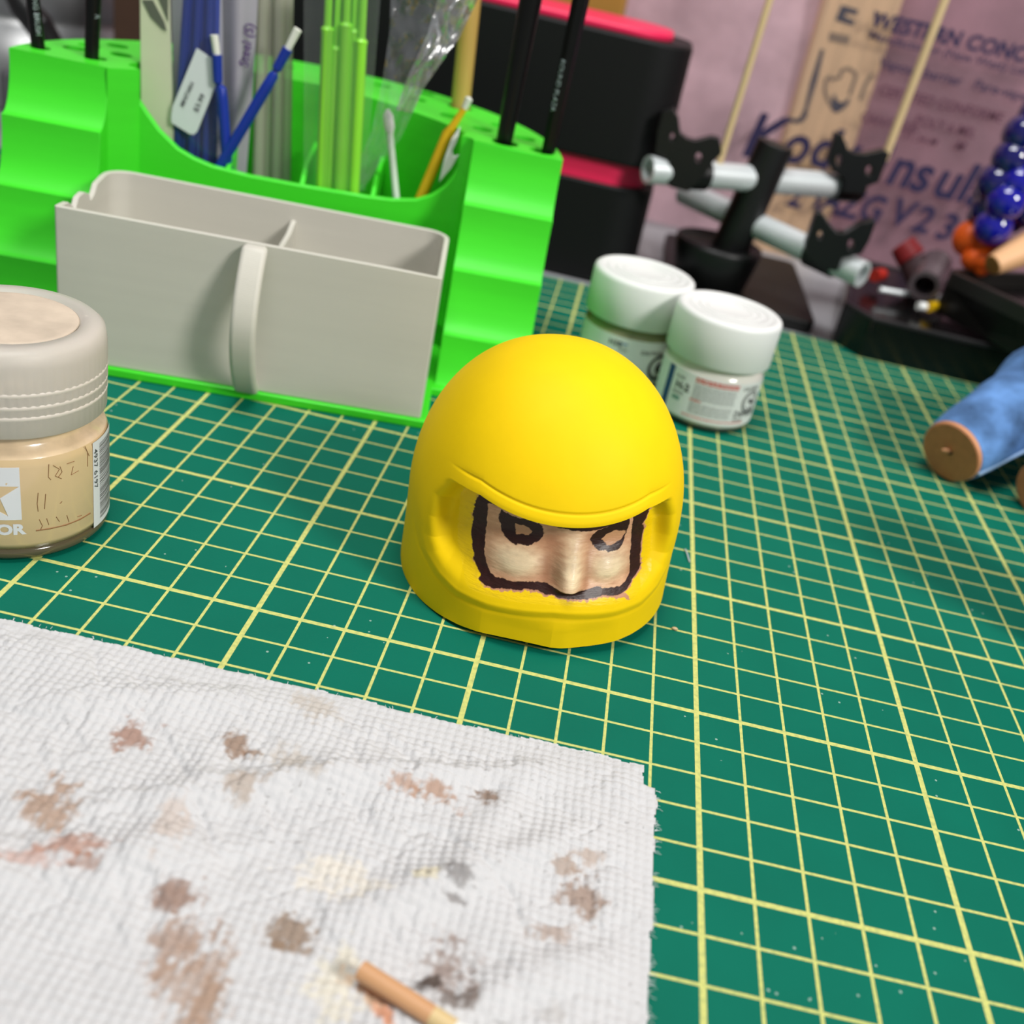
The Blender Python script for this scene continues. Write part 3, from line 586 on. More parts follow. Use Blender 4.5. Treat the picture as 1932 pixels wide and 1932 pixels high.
F_ = slice(0, len(Xf)); DX, DZ = PX[:, F_].copy(), PZ[:, F_].copy()
PY[:, F_] += hdepth(DX, DZ)
# chin: soft keel at the centre front, lower edge pinched up a little at front left
PY[:, F_] -= 0.08 * np.exp(-np.sqrt((DX - .4) ** 2 + .01) / .6) * smooth01((1.0 - DZ) / .5)
PY[:, F_] += 0.05 * np.sin(np.clip(np.abs(DX - .1) / 1.6, 0, 1) * math.pi) * smooth01((0.9 - DZ) / .5)
lift = 0.12 * smooth01((0.5 - DZ) / .5) * np.exp(-((DX + .9) / 1.3) ** 2)
PZ[:, F_] += lift + 0.008 * (vnoise(DX * 9, DZ * 0 + 1, 1.0, 5) - .5) * (DZ < 0.01)
# paint
n1 = fbm(DX, DZ, 5.0, 11) - .5; n2 = fbm(DX, DZ, 14.0, 12) - .5; n3 = fbm(DX * 0.35, DZ, 16.0, 13) - .5
wob = lambda a: a * (n1 * .6 + n2)
so = sdpoly(DX, DZ, OB) + wob(.06) + .03 * (DZ < 1.7); si = sdpoly(DX, DZ, IB) + wob(.045)
yel = lin((250, 209, 5)); brown = lin((50, 20, 16)); sal = lin((205, 145, 112)); lite = lin((246, 220, 180)); mid = lin((218, 164, 126)); deep = lin((150, 92, 62))
C_ = np.repeat(np.repeat(yel[None, None], nz, 0), len(Xf), 1)
def put(mask, col):
    global C_
    C_ = C_ * (1 - mask[..., None]) + np.asarray(col) * mask[..., None]
edge = lambda d, w=.012: np.clip(d / w + .5, 0, 1)
smear = np.clip((so + .20) / .2, 0, 1) * np.clip((n3 + n2 * .6 - .02) * 6, 0, 1) * (DZ < 3.2)
put(smear * .35, deep * .55 + yel * .45)
put(edge(so + .035 + wob(.05) - .03 * (DX < -1.6)) * (0.55 + .45 * (DX > -1.5)), sal)
put(edge(sdpoly(DX, DZ, SMR) + wob(.05)), sal)
put(edge(so), brown * (1 + 0.7 * np.clip(n2, -.5, .5))[..., None])
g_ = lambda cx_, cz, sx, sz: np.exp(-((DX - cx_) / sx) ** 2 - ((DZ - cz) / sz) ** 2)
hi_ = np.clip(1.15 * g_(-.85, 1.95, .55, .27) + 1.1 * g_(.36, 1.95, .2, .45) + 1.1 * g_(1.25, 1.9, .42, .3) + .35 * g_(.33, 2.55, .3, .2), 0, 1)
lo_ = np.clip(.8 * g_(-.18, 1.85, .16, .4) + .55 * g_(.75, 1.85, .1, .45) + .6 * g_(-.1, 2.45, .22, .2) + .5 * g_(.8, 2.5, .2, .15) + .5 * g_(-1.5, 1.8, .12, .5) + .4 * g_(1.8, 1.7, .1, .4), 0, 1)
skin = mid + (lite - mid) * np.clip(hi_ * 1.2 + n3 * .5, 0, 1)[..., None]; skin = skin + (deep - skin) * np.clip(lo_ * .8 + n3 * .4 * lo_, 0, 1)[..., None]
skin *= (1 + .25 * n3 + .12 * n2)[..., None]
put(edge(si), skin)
for e_, i_ in ((E1, EI1), (E2, EI2)):
    put(edge(sdpoly(DX, DZ, e_) + wob(.07)), brown * .9); put(edge(sdpoly(DX, DZ, i_) + wob(.05)), lin((205, 152, 112)))
face_mask = (so > -.32) & (DZ < 3.55) & (sdpoly(DX, DZ, RIM) > .12) & (browz(DX) - DZ > 0.02)
HV = np.stack([PX, PY, PZ], -1) @ HR.T + HT
# brush-stroke relief on the painted face
HV_flat = HV.reshape(-1, 3)
helmet = thing('toy_helmet', (HT[0], HT[1], 0), 'bright yellow toy helmet head with half-painted face, standing on the mat', 'helmet')
idx = np.arange(nz * nx).reshape(nz, nx); nxt = np.roll(idx, -1, 1)
quads = np.stack([idx[:-1], nxt[:-1], nxt[1:], idx[1:]], -1)
fm = np.zeros((nz - 1, nx), bool); k = len(Xf) - 1
fm[:, :k] = face_mask[:-1, :-1] & face_mask[1:, 1:] & face_mask[:-1, 1:] & face_mask[1:, :-1]
def submesh(mask):
    q = quads[mask]; used = np.unique(q); mp = np.full(nz * nx, -1); mp[used] = np.arange(len(used)); return HV_flat[used], mp[q], used
v_, q_, _ = submesh(~fm); b_ = MB(); b_.add(v_, q_.tolist(), True)
# underside: thick lower edge turning in
ring = HV[0]; cen = ring.mean(0); rin = cen + (ring - cen) * .9; rin[:, 2] = ring[:, 2]; rup = rin.copy(); rup[:, 2] += .55; m_ = nx
b_.add(np.concatenate([ring, rin, rup]), [(r * m_ + j, r * m_ + (j + 1) % m_, (r + 1) * m_ + (j + 1) % m_, (r + 1) * m_ + j) for r in (0, 1) for j in range(m_)] + [tuple(range(2 * m_, 3 * m_))]); b_.f.append(tuple(range(b_.n, b_.n + nx))); b_.v.append(HV[-1]); b_.n += nx; b_.sm.append(True)
b_.build('helmet_shell', M['yellow'], helmet)
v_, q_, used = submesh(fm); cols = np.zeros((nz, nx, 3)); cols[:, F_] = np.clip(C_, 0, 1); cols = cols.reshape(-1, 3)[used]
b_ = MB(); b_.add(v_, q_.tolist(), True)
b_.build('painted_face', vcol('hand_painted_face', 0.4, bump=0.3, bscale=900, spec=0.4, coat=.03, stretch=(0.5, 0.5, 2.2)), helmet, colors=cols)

# ------------------------------------------------------------------ big paint jar at left
JC = np.array([-16.26, 6.39, 0.0]); JR = 2.0
jar = thing('paint_jar', JC, 'large glass jar of beige paint with frosted lid, at the left edge', 'jar')
jcam = math.atan2(CC[1] - JC[1], CC[0] - JC[0])
b_ = MB(); b_.lathe(JC, [(0, 0.02), (1.7, 0.02), (1.9, 0.06), (1.98, 0.16), (1.97, 0.28), (1.9, 0.34), (0, 0.34)], 96); b_.build('glass_foot', mat('thick_glass_foot', (92, 84, 62), 0.12, coat=0.5), jar)
beige = mat('beige_paint_behind_glass', (218, 190, 146), 0.28, noise=0.05, nscale=50, coat=0.6, spec=0.5)
b_ = MB(); b_.lathe(JC, [(0, 0.34), (1.93, 0.34), (2.0, 0.5), (2.0, 2.35), (1.99, 2.45), (1.95, 2.55)], 96); b_.build('glass_body', beige, jar)
b_ = MB(); b_.lathe(JC, [(1.95, 2.55), (1.9, 2.62), (1.74, 2.74), (1.7, 2.85), (1.7, 3.0), (1.76, 3.1), (1.7, 3.2), (1.7, 3.35), (1.76, 3.45), (1.7, 3.55), (1.68, 3.9), (1.6, 4.2), (0, 4.25)], 96); b_.build('neck', mat('paint_smeared_neck', (226, 200, 164), 0.2, noise=0.25, nscale=120, coat=0.6), jar)
lidm = mat('frosted_lid', (240, 234, 224), 0.4, trans=0.5, bump=0.05, ior=1.3, spec=0.4)
b_ = MB(); b_.lathe(JC, [(1.72, 3.02), (1.93, 3.02), (1.97, 3.06), (1.985, 3.9), (1.985, 4.0), (1.99, 4.55), (1.95, 4.82), (1.83, 4.93), (1.5, 4.95), (1.46, 4.88), (0, 4.88)], 288, flute=0.008, nf=72, zf=(3.1, 4.5)); b_.lathe(JC, [(1.72, 3.02), (1.78, 3.1), (1.8, 4.6), (1.6, 4.72), (0, 4.72)], 96); b_.build('lid', lidm, jar)
b_ = MB()
for z_, r_ in ((4.02, 1.994), (3.74, 1.99), (3.5, 1.988)): b_.lathe(JC, [(r_ - .02, z_ - .05), (r_ + .001, z_ - .03), (r_ + .001, z_ + .03), (r_ - .02, z_ + .05)], 96)
b_.build('lid_rings', mat('milky_ring', (222, 213, 202), .45), jar)
b_ = MB(); b_.lathe(JC, [(0, 4.885), (1.42, 4.885), (1.44, 4.90), (1.40, 4.925), (1.3, 4.92), (0, 4.915)], 96)
dsk = b_.build('dried_paint_disc', mat('dried_pinkish_paint', (206, 190, 170), 0.55, noise=0.12, nscale=150, bump=0.4, bscale=250), jar)
b_ = MB()
for i, ch in enumerate('PAINT COLOR PAINT COLOR '):
    th0 = jcam + 2.6 - i * 0.26
    lettering(b_, ch, lambda a, c, th0=th0: JC + np.array([(1.12 + c) * math.cos(th0 - a / 1.2), (1.12 + c) * math.sin(th0 - a / 1.2), 4.935]), 0.24, 0.01)
def jw(cth, z0, r=JR + .012):
    return lambda a, c: JC + np.array([r * math.cos(cth + a / r), r * math.sin(cth + a / r), z0 + c])
def cylpatch(mb, R, c0, th0, th1, z0, z1, n=16):
    P = np.zeros((n, 2, 3))
    for i, t_ in enumerate(np.linspace(th0, th1, n)):
        for j, z in enumerate((z0, z1)): P[i, j] = c0 + np.array([R * math.cos(t_), R * math.sin(t_), z])
    mb.grid(P)
# angle on the jar where a picture column falls
def jang(x, y, c0, R):
    v = ray(x, y); o = CC - c0; A_ = v[0] ** 2 + v[1] ** 2; B_ = 2 * (o[0] * v[0] + o[1] * v[1]); D_ = o[0] ** 2 + o[1] ** 2 - R * R; t = (-B_ - math.sqrt(max(0, B_ * B_ - 4 * A_ * D_))) / (2 * A_); p = o + v * t
    return math.atan2(p[1], p[0]), p[2] + c0[2]
wl = mat('white_label', (226, 228, 232), 0.5)
thR, zt_ = jang(36, 882, JC, JR); thB, zb_ = jang(40, 980, JC, JR); thL = thR - (zt_ - zb_) / JR
# white square with a star cut out of it
b_ = MB(); W2 = (zt_ - zb_)
star = []
for i in range(10):
    r = (0.5 if i % 2 == 0 else 0.20) * W2 * 1.02; a = math.pi / 2 + i * math.pi / 5; star.append((W2 / 2 + r * math.cos(a), W2 * .5 - .02 + r * math.sin(a)))
star = [(min(max(x, .02), W2 - .02), min(max(y, .02), W2 - .02)) for x, y in star]
sq = [(x, 0) for x in np.linspace(0, W2, 9)] + [(W2, y) for y in np.linspace(0, W2, 9)[1:]] + [(x, W2) for x in np.linspace(W2, 0, 9)[1:]] + [(0, y) for y in np.linspace(W2, 0, 9)[1:-1]]
b_.holes(sq, [star], lambda a, c, h: JC + np.array([(JR + h) * math.cos(thL + a / JR), (JR + h) * math.sin(thL + a / JR), zb_ + c]), 0.004, 0.014); b_.build('star_label', wl, jar)
b_ = MB(); lettering(b_, 'COLOR', lambda a, c: jw(thR + .04, zb_ - .36)(a, c), 0.24, 0.05, 'R', xs=1.1); b_.build('printed_text', wl, jar)
# barcode label
th0, _ = jang(175, 900, JC, JR); zb0 = jang(178, 995, JC, JR)[1]; zb1 = jang(176, 835, JC, JR)[1]
b_ = MB(); cylpatch(b_, JR + .01, JC, th0, th0 + .62, zb0, zb1); bl = b_.build('barcode_label', wl, jar)
b_ = MB(); z = zb0 + .14
while z < zb1 - .1:
    h = random.choice((.012, .02, .03)); cylpatch(b_, JR + .018, JC, th0 + .13, th0 + .6, z, z + h, 8); z += h + random.choice((.015, .02, .03))
b_.build('barcode_bars', mat('barcode_ink', (110, 112, 110), 0.6), bl)
b_ = MB(); lettering(b_, '4937 6197', lambda a, c: JC + np.array([(JR + .02) * math.cos(th0 + (.04 + c) / JR), (JR + .02) * math.sin(th0 + (.04 + c) / JR), zb1 - .18 - a]), 0.13, 0.006, xs=1.25); b_.build('printed_text', mat('grey_ink', (80, 84, 84), 0.6), bl)
# brown paint scratches on the glass
b_ = MB()
def scr(pts, w=0.015):
    q = []
    for x, y in pts:
        a, z = jang(x, y, JC, JR); q.append(JC + np.array([(JR + .004) * math.cos(a), (JR + .004) * math.sin(a), z]))
    b_.tube(q, w, 5)
scr([(68, 1001), (95, 997), (125, 990), (150, 980), (170, 968)], .016)
for q in ([(92, 876), (91, 900), (96, 905)], [(100, 878), (112, 885), (104, 898), (116, 903)], [(113, 880), (117, 890), (110, 900)], [(126, 875), (140, 870)], [(138, 880), (134, 896), (148, 888)], [(72, 930), (70, 950), (72, 965)], [(86, 932), (84, 960)], [(113, 950), (117, 946)], [(74, 980), (80, 992), (76, 1000)], [(88, 978), (92, 990)], [(106, 975), (112, 984)], [(126, 972), (130, 985)], [(146, 975), (154, 972)], [(165, 855), (165, 880)], [(160, 842), (168, 860)]): scr(q, .008)
b_.build('paint_scratches', mat('brown_scratch', (140, 100, 62), 0.6), jar)

# ------------------------------------------------------------------ two white-capped jars behind the helmet
def white_jar(c, label, code, extra):
    t = thing('white_cap_jar', c, label, 'jar', 'white-capped paint jars'); c = np.asarray(c, float); R = 1.79
    ca = math.atan2(CC[1] - c[1], CC[0] - c[0])
    b = MB(); b.lathe(c, [(0, 0.02), (1.5, 0.02), (1.66, 0.06), (1.7, 0.15), (1.75, 0.24), (0, 0.24)], 72); b.build('glass_foot', mat('dark_glass_foot', (70, 76, 66), 0.15), t)
    b = MB(); b.lathe(c, [(0, 0.24), (1.74, 0.24), (R, 0.34), (R, 2.0), (1.66, 2.14), (1.5, 2.26), (1.48, 2.5), (0, 2.5)], 72); b.build('glass_body', mat('jar_glass', extra['body'], 0.16, coat=0.5, spec=0.5), t)
    b = MB(); b.lathe(c, [(1.5, 2.36), (1.84, 2.36), (1.87, 2.4), (1.87, 3.82), (1.84, 3.93), (1.76, 3.99), (1.62, 4.0), (1.58, 3.96), (0, 3.96)], 288, flute=0.01, nf=72, zf=(2.45, 3.8)); b.build('cap', M['white'], t)
    b = MB()
    for r in (1.42, 1.1): b.lathe(c, [(r, 3.955), (r, 3.985), (r - .05, 3.985), (r - .05, 3.955)], 64)
    for i in range(16):
        a = i * .393; p = c + np.array([0, 0, 3.965]); b.box(p + np.array([.8 * math.cos(a), .8 * math.sin(a), 0]), (.28, .07, .03), [[-math.sin(a), math.cos(a), 0], [math.cos(a), math.sin(a), 0], [0, 0, 1]])
    b.build('cap_embossing', M['white'], t)
    b = MB(); cylpatch(b, R + .008, c, ca - 1.5, ca + 1.5, .36, 1.98, 40); lb = b.build('label', mat('label_paper', (222, 226, 224), 0.5), t)
    on = lambda th, z0, r=R + .016: (lambda a, cc: c + np.array([r * math.cos(th + a / r), r * math.sin(th + a / r), z0 + cc]))
    blk = mat('label_black', (22, 24, 24), 0.5); red = mat('label_red', (206, 96, 86), 0.5); gry = mat('label_fine_print', (138, 142, 142), 0.5); blu = mat('label_blue', (40, 70, 120), 0.5)
    return t, lb, c, R, ca, on, blk, red, gry, blu
t, lb, c, R, ca, on, blk, red, gry, blu = white_jar((0.38, 22.2, 0), 'white-capped paint jar with red and black print, right of its twin', 'H-2', {'body': (226, 224, 216)})
A0, _ = jang(1298, 770, c, R); A1, _ = jang(1384, 770, c, R); AG, _ = jang(1268, 740, c, R); AO, _ = jang(1413, 760, c, R)
b_ = MB(); cylpatch(b_, R + .012, c, AG - .25, AG - .08, .4, 1.95); b_.build('blue_band', blu, lb)
b_ = MB(); lettering(b_, 'H-2', on(AG + .03, 1.28), .26, .03); lettering(b_, 'GLOSS', on(AG, 1.66), .09, .01); lettering(b_, 'WHITE', on(AG, 1.08), .1, .01); lettering(b_, 'CAUTION', on(A1 + .1, 1.72), .12, .015)
lettering(b_, 'DANGER', on(A1 + .04, .72), .24, .02, xs=.8); lettering(b_, 'POISON', on(A1 + .04, .56), .09, .01)
for k, (ro, ri) in enumerate(((.42, .36), (.3, .27))):
    P = np.zeros((25, 2, 3)); 
    for i, a in enumerate(np.linspace(0, 2 * math.pi, 25)):
        for j, r in enumerate((ri, ro)): P[i, j] = on(AO, 1.27)(r * math.cos(a), r * math.sin(a))
    b_.grid(P)
b_.sphere(on(AO, 1.3)(0, 0), .09, 10, 6); b_.build('printed_text', blk, lb)
b_ = MB()
def fine(b, th0, th1, z0, z1, rows, h):
    for i in range(rows):
        z = z1 - (z1 - z0) * i / max(1, rows - 1); a = th0
        while a < th1 - .02:
            w = random.uniform(.03, .1); cylpatch(b, R + .014, c, a, min(th1, a + w), z, z + h, 3); a += w + .016
fine(b_, A0, A1, 1.74, 1.84, 2, .075); fine(b_, A0 - .02, A0 + .2, 1.06, 1.06, 1, .06); fine(b_, A0 - .1, A1 + .35, .47, .47, 1, .05); b_.build('red_print', red, lb)
b_ = MB(); fine(b_, A0, A1 - .02, 1.14, 1.64, 8, .03); fine(b_, A0, A1 - .02, .62, .98, 6, .03); b_.build('fine_print', gry, lb)
b_ = MB(); cylpatch(b_, R + .013, c, AG + .02, AG + .2, .86, 1.0, 4); b_.build('blue_band', mat('label_teal', (110, 150, 140), .5), lb)
t, lb, c, R, ca, on, blk, red, gry, blu = white_jar((-2.69, 24.33, 0), 'white-capped paint jar with olive glass neck, left one, touching its twin', 'H', {'body': (150, 148, 112)})
L0_, _ = jang(1145, 660, c, R); L1_, _ = jang(1205, 680, c, R); L2_, _ = jang(1240, 700, c, R)
b_ = MB(); lettering(b_, 'H30', on(L0_, 1.62), .2, .02); lettering(b_, 'CAUTION', on(L1_, 1.5), .14, .02)
P = np.zeros((25, 2, 3))
for i, a in enumerate(np.linspace(0, 2 * math.pi, 25)):
    for j, r in enumerate((.38, .5)): P[i, j] = on(L2_, 1.0)(r * math.cos(a), r * math.sin(a))
b_.grid(P); b_.sphere(on(L2_, 1.0)(0.03, 0), .2, 10, 6); b_.build('printed_text', blk, lb)
b_ = MB(); cylpatch(b_, R + .014, c, L0_ + .22, L0_ + .4, 1.72, 1.79, 4); b_.build('blue_print', mat('label_light_blue', (120, 150, 185), .5), lb)
b_ = MB(); fine(b_, L0_ + .22, L0_ + .42, 1.45, 1.6, 3, .03); b_.build('fine_print', gry, lb)

# ------------------------------------------------------------------ paper towel
tx = np.arange(-18, -0.72, 0.03); ty = np.arange(-7.6, 2.95, 0.03)
TX, TY = np.meshgrid(tx, ty, indexing='ij')
edge_top = 2.78 + .05 * np.sin(TX * 5.2) * .5 + .12 * (fbm(TX, TX * 0, 0.35, 31) - .5) + np.where(TX < -8, 0.0, 0.05)
edge_r = -0.86 + .05 * (fbm(TY, TY * 0, 1.2, 32) - .5) + .06 * (fbm(TY, TY * 0, 6, 33) - .5) + np.where(TY < -1.2, -.04, 0)
edge_r = np.where(TY > 2.28, edge_r - .24 - .06 * vnoise(TY, TY * 0, 9, 3), edge_r)
wx_ = TX + .05 * (fbm(TX, TY, 1.3, 71) - .5) * 2; wy_ = TY + .05 * (fbm(TX, TY, 1.3, 72) - .5) * 2
quilt = (np.abs(np.sin(np.pi * wx_ / .18)) ** .6) * (np.abs(np.sin(np.pi * wy_ / .175)) ** .7)
crk = np.clip(1 - np.abs(fbm(TX * .8 + TY * .5, TY * .6 - TX * .25, .7, 73) - .5) * 16, 0, 1) + .6 * np.clip(1 - np.abs(fbm(TX * .5 - TY * .6, TY + TX * .2, 1.1, 74) - .5) * 18, 0, 1)
big = fbm(TX * .8 + TY * .5, TY * .9, .42, 41) - .4; fold = np.abs(fbm(TX * .55 + TY * .75, TY * .3, .8, 42) - .5)
ridge = 0
for (x0, y0, x1, y1, h, w) in ((-8.3, .0, -3.2, 2.0, .14, .35), (-6.0, -2.4, -2.2, .6, .16, .4), (-13, .6, -8.8, 2.2, .14, .45), (-11, -1.6, -6.6, .9, .15, .4), (-12.5, -3.4, -8, -1.4, .14, .5), (-5, -4.2, -1.6, -2.0, .12, .4), (-9.5, -3.0, -9.2, .5, .08, .4), (-4.6, -1.5, -3.2, 2.2, .08, .35)):
    dx, dy = x1 - x0, y1 - y0; tt = np.clip(((TX - x0) * dx + (TY - y0) * dy) / (dx * dx + dy * dy), 0, 1); dd = np.hypot(TX - x0 - tt * dx + .25 * (fbm(TX, TY, .9, 50) - .5), TY - y0 - tt * dy + .3 * (fbm(TX, TY, .8, 51) - .5))
    ridge = ridge + 1.5 * h * np.exp(-(dd / w) ** 2) * np.sin(np.pi * np.clip(tt, .02, .98)) ** .5
TZ_ = .06 - .06 * crk + .044 * quilt * (.35 + 1.2 * fbm(TX, TY, 1.6, 75)) + .05 * (fbm(TX, TY, 1.9, 76) - .5) + .20 * np.clip(big, -.1, 1) + .06 * fold + ridge + .02 * (fbm(TX, TY, 3.2, 44) - .5) + .008 * (fbm(TX, TY, 14, 45) - .5)
dist_e = np.minimum(edge_top - TY, edge_r - TX); TZ_ = np.maximum(.035 + .03 * quilt, TZ_ * np.clip(.35 + dist_e / 1.2, .35, 1))
# stains: soaked-in paint, as picture position, half sizes (cm), direction, colour, strength
stains = [(250, 1385, .3, .35, 0, (150, 105, 80), .75), (445, 1405, .22, .3, .4, (140, 110, 85), .8), (480, 1418, .16, .1, 0, (140, 110, 85), .7), (95, 1515, .42, .5, .3, (165, 135, 112), .8), (135, 1600, .55, .22, .35, (170, 120, 95), .7), (60, 1625, .5, .18, .2, (190, 150, 135), .6), (165, 1635, .2, .15, 0, (150, 105, 80), .6), (335, 1700, .42, .3, 0, (140, 108, 90), .8), (345, 1765, .4, .6, 0, (160, 132, 114), .75), (358, 1845, .42, .6, 0, (168, 142, 124), .7), (372, 1920, .35, .5, 0, (165, 138, 118), .75), (545, 1755, .42, .28, .1, (140, 118, 98), .85), (560, 1790, .3, .12, 0, (140, 118, 98), .75), (455, 1490, .35, .28, .5, (165, 145, 125), .6), (330, 1560, .3, .55, 0, (190, 170, 155), .5), (545, 1440, .5, .3, -.3, (170, 155, 135), .45), (600, 1330, .5, .35, -.4, (180, 165, 145), .45),
          (760, 1485, .28, .2, 0, (175, 140, 118), .75), (830, 1500, .5, .22, -.25, (170, 135, 112), .8), (920, 1505, .26, .17, -.2, (130, 105, 85), .85), (1100, 1690, .35, .36, .3, (150, 125, 108), .8), (1060, 1640, .28, .17, .2, (160, 135, 115), .65), (1110, 1615, .3, .16, .4, (170, 145, 125), .6), (1050, 1760, .42, .18, .2, (160, 135, 118), .65), (865, 1665, .22, .3, .6, (90, 82, 78), .6), (850, 1700, .22, .1, 0, (95, 85, 80), .6), (850, 1820, .42, .55, .2, (135, 112, 100), .75), (805, 1855, .26, .14, .5, (78, 68, 62), .85), (855, 1890, .35, .18, .3, (105, 92, 84), .75), (690, 1855, .3, .2, -.3, (215, 145, 95), .8), (715, 1900, .5, .1, -.75, (205, 130, 80), .8), (650, 1850, .5, .5, 0, (222, 214, 190), .6), (640, 1650, .6, .35, 0, (228, 218, 198), .5), (800, 1660, .2, .12, 0, (215, 200, 150), .5), (1040, 1910, .3, .2, 0, (170, 165, 160), .4)]
base_w = lin((203, 203, 204)); TC = np.repeat(np.repeat(base_w[None, None], TX.shape[0], 0), TX.shape[1], 1) * (1 - .05 * (fbm(TX, TY, 2, 60) - .5))[..., None]
nA = fbm(TX, TY, 3.5, 61) - .5; nB = fbm(TX, TY, 11, 62) - .5; crease = .25 * (.5 - quilt)
for x, y, rx, ry, an, colr, k in stains:
    p = gp(x, y, .12); ca_, sa_ = math.cos(an), math.sin(an); u = (TX - p[0]) * ca_ + (TY - p[1]) * sa_; v = -(TX - p[0]) * sa_ + (TY - p[1]) * ca_
    m_ = 1 - np.hypot(u / (rx * 1.3), v / (ry * 1.3)) + 1.5 * nA + 1.1 * nB + crease * .8
    m_ = smooth01(m_ * 1.5) * k; TC = TC * (1 - m_[..., None]) + lin(colr) * m_[..., None]
dk = smooth01((fbm(TX, TY, 9, 64) - .72) * 8) * smooth01((fbm(TX, TY, .5, 65) - .45) * 5) * .45; TC = TC * (1 - dk[..., None]) + lin((90, 84, 78)) * dk[..., None]
inside = (TY < edge_top) & (TX < edge_r)
P = np.stack([TX, TY, TZ_], -1); ii = np.arange(TX.size).reshape(TX.shape); q = np.stack([ii[:-1, :-1], ii[1:, :-1], ii[1:, 1:], ii[:-1, 1:]], -1)
km = inside[:-1, :-1] & inside[1:, :-1] & inside[1:, 1:] & inside[:-1, 1:]; q = q[km]; used = np.unique(q); mp = np.full(TX.size, -1); mp[used] = np.arange(len(used))
towel = thing('paper_towel', (-8, -2, 0), 'crumpled white paper towel stained with brown paint, in the foreground', 'towel')
b_ = MB(); b_.add(P.reshape(-1, 3)[used], mp[q].tolist(), True)
tow_m = vcol('quilted_paper', 0.9, bump=0.35, bscale=2200, spec=0.1)
b_.build('quilted_sheet', tow_m, towel, colors=np.clip(TC.reshape(-1, 3)[used], 0, 1))
b_ = MB()
for i in range(150):
    if i < 105: y = random.uniform(-6.5, 2.25); x = -.88 - (.04 if y < -1.2 else 0); d = np.array([random.uniform(.04, .15), random.uniform(-.07, .07), random.uniform(0, .03)])
    else: x = random.uniform(-15, -1.2); y = 2.78; d = np.array([random.uniform(-.05, .05), random.uniform(.03, .08), random.uniform(0, .03)])
    p = np.array([x, y, .045]); b_.tube([p, p + d * .5 + np.array([0, random.uniform(-.02, .02), .01]), p + d], [.006, .004, .003], 4, caps=False)
fz = b_.build('edge_fibres', mat('paper_fibre', (232, 232, 235), .9), towel); fz['kind'] = 'stuff'

# painted applicator stick lying on the towel
def towel_z(p): return float(TZ_[min(len(tx) - 1, max(0, int((p[0] + 18) / .03))), min(len(ty) - 1, max(0, int((p[1] + 7.6) / .03)))])
a = gp(680, 1833, .32); c = gp(850, 1938, .32); d = (c - a) / np.linalg.norm(c - a)
hs_ = [towel_z(a + d * t_) - .0 for t_ in np.linspace(0.05, 3.5, 12)]; a[2] = max(hs_[:5]) + .135; c[2] = max(hs_[4:]) + .135; d = (c - a) / np.linalg.norm(c - a)
t = thing('swab_stick', a, 'thin round stick with beige painted end, lying on the paper towel', 'stick')
sec = [0.0, 1.28, 1.66, 6.0]
b_ = MB(); b_.tube([a, a + d * sec[1]], .15, 24, caps=False); b_.tube([a, a + d * .5], .115, 20, caps=False); n_ = 24
b_.build('painted_end', mat('beige_orange_paint', (206, 156, 112), .5, noise=.05, nscale=80), t)
b_ = MB(); b_.tube([a + d * .3, a + d * .5], .115, 20); b_.build('hollow_core', mat('dark_core', (70, 62, 50), .7), t)
b_ = MB(); b_.tube([a + d * sec[1], a + d * sec[2]], .149, 24, caps=False); b_.build('yellowed_band', mat('yellowed_plastic', (218, 192, 140), .5), t)
b_ = MB(); b_.tube([a + d * sec[2], a + d * sec[3]], .148, 24); b_.build('bare_shaft', M['white'], t)

# thread and crumb on the mat
b_ = MB(); b_.tube([gp(1293, 1036, .03), gp(1297, 1046, .06), gp(1301, 1060, .03)], .02, 6); tag(b_.build('thread', mat('grey_thread', (190, 195, 205), .8), base=gp(1297, 1048, 0)), 'short pale thread on the mat right of the helmet', 'thread')
b_ = MB(); b_.sphere(gp(1273, 1186, .04), .06, 8, 6, (1.4, .8, .7)); tag(b_.build('crumb', mat('tan_crumb', (205, 180, 140), .8), base=gp(1273, 1186, 0)), 'tiny tan crumb on the mat beside the helmet chin', 'crumb')

# ------------------------------------------------------------------ black and pink canisters behind the organizer
can = thing('storage_canister', (-14, 38.6, 0), 'tall matt black storage canister with two pink bands, behind the organizer', 'canister')
def stadium(x0, x1, y0, y1, n=16):
    r = (y1 - y0) / 2; cy_ = (y0 + y1) / 2; return [(x1 - r + r * math.cos(t), cy_ + r * math.sin(t)) for t in np.linspace(-math.pi / 2, math.pi / 2, n)] + [(x0 + r + r * math.cos(t), cy_ + r * math.sin(t)) for t in np.linspace(math.pi / 2, 1.5 * math.pi, n)]
def rounded(x0, x1, y0, y1, r, n=10): return rrect(x0, y0, x1, y1, r, n)
for nm, m_, z0, z1, x1, y0 in (('lower_body', 'blacksatin', -.28, 4.3, -2.75, 35.8), ('pink_band', 'pink', 4.2, 5.4, -3.2, 35.9), ('upper_body', 'blacksatin', 5.3, 10.55, -2.55, 35.6), ('pink_lid', 'pink', 10.5, 10.88, -3.5, 36.1)):
    b_ = MB(); b_.prism([(x, y, z0) for x, y in rounded(-25.5 - (x1 + 3), x1, y0, 41.6 - (y0 - 35.6), 1.9)], (0, 0, z1 - z0)); b_.build(nm, M[m_], can, bevel=.12)
b_ = MB(); b_.box((-9.2, 46, 7), (6.1, 4.5, 15)); tag(b_.build('cardboard_box', mat('ochre_card', (168, 122, 48), .7, noise=.06, nscale=40), base=(-9.2, 46, -.3), bevel=.1), 'ochre cardboard box standing behind the pink canister lid', 'box')

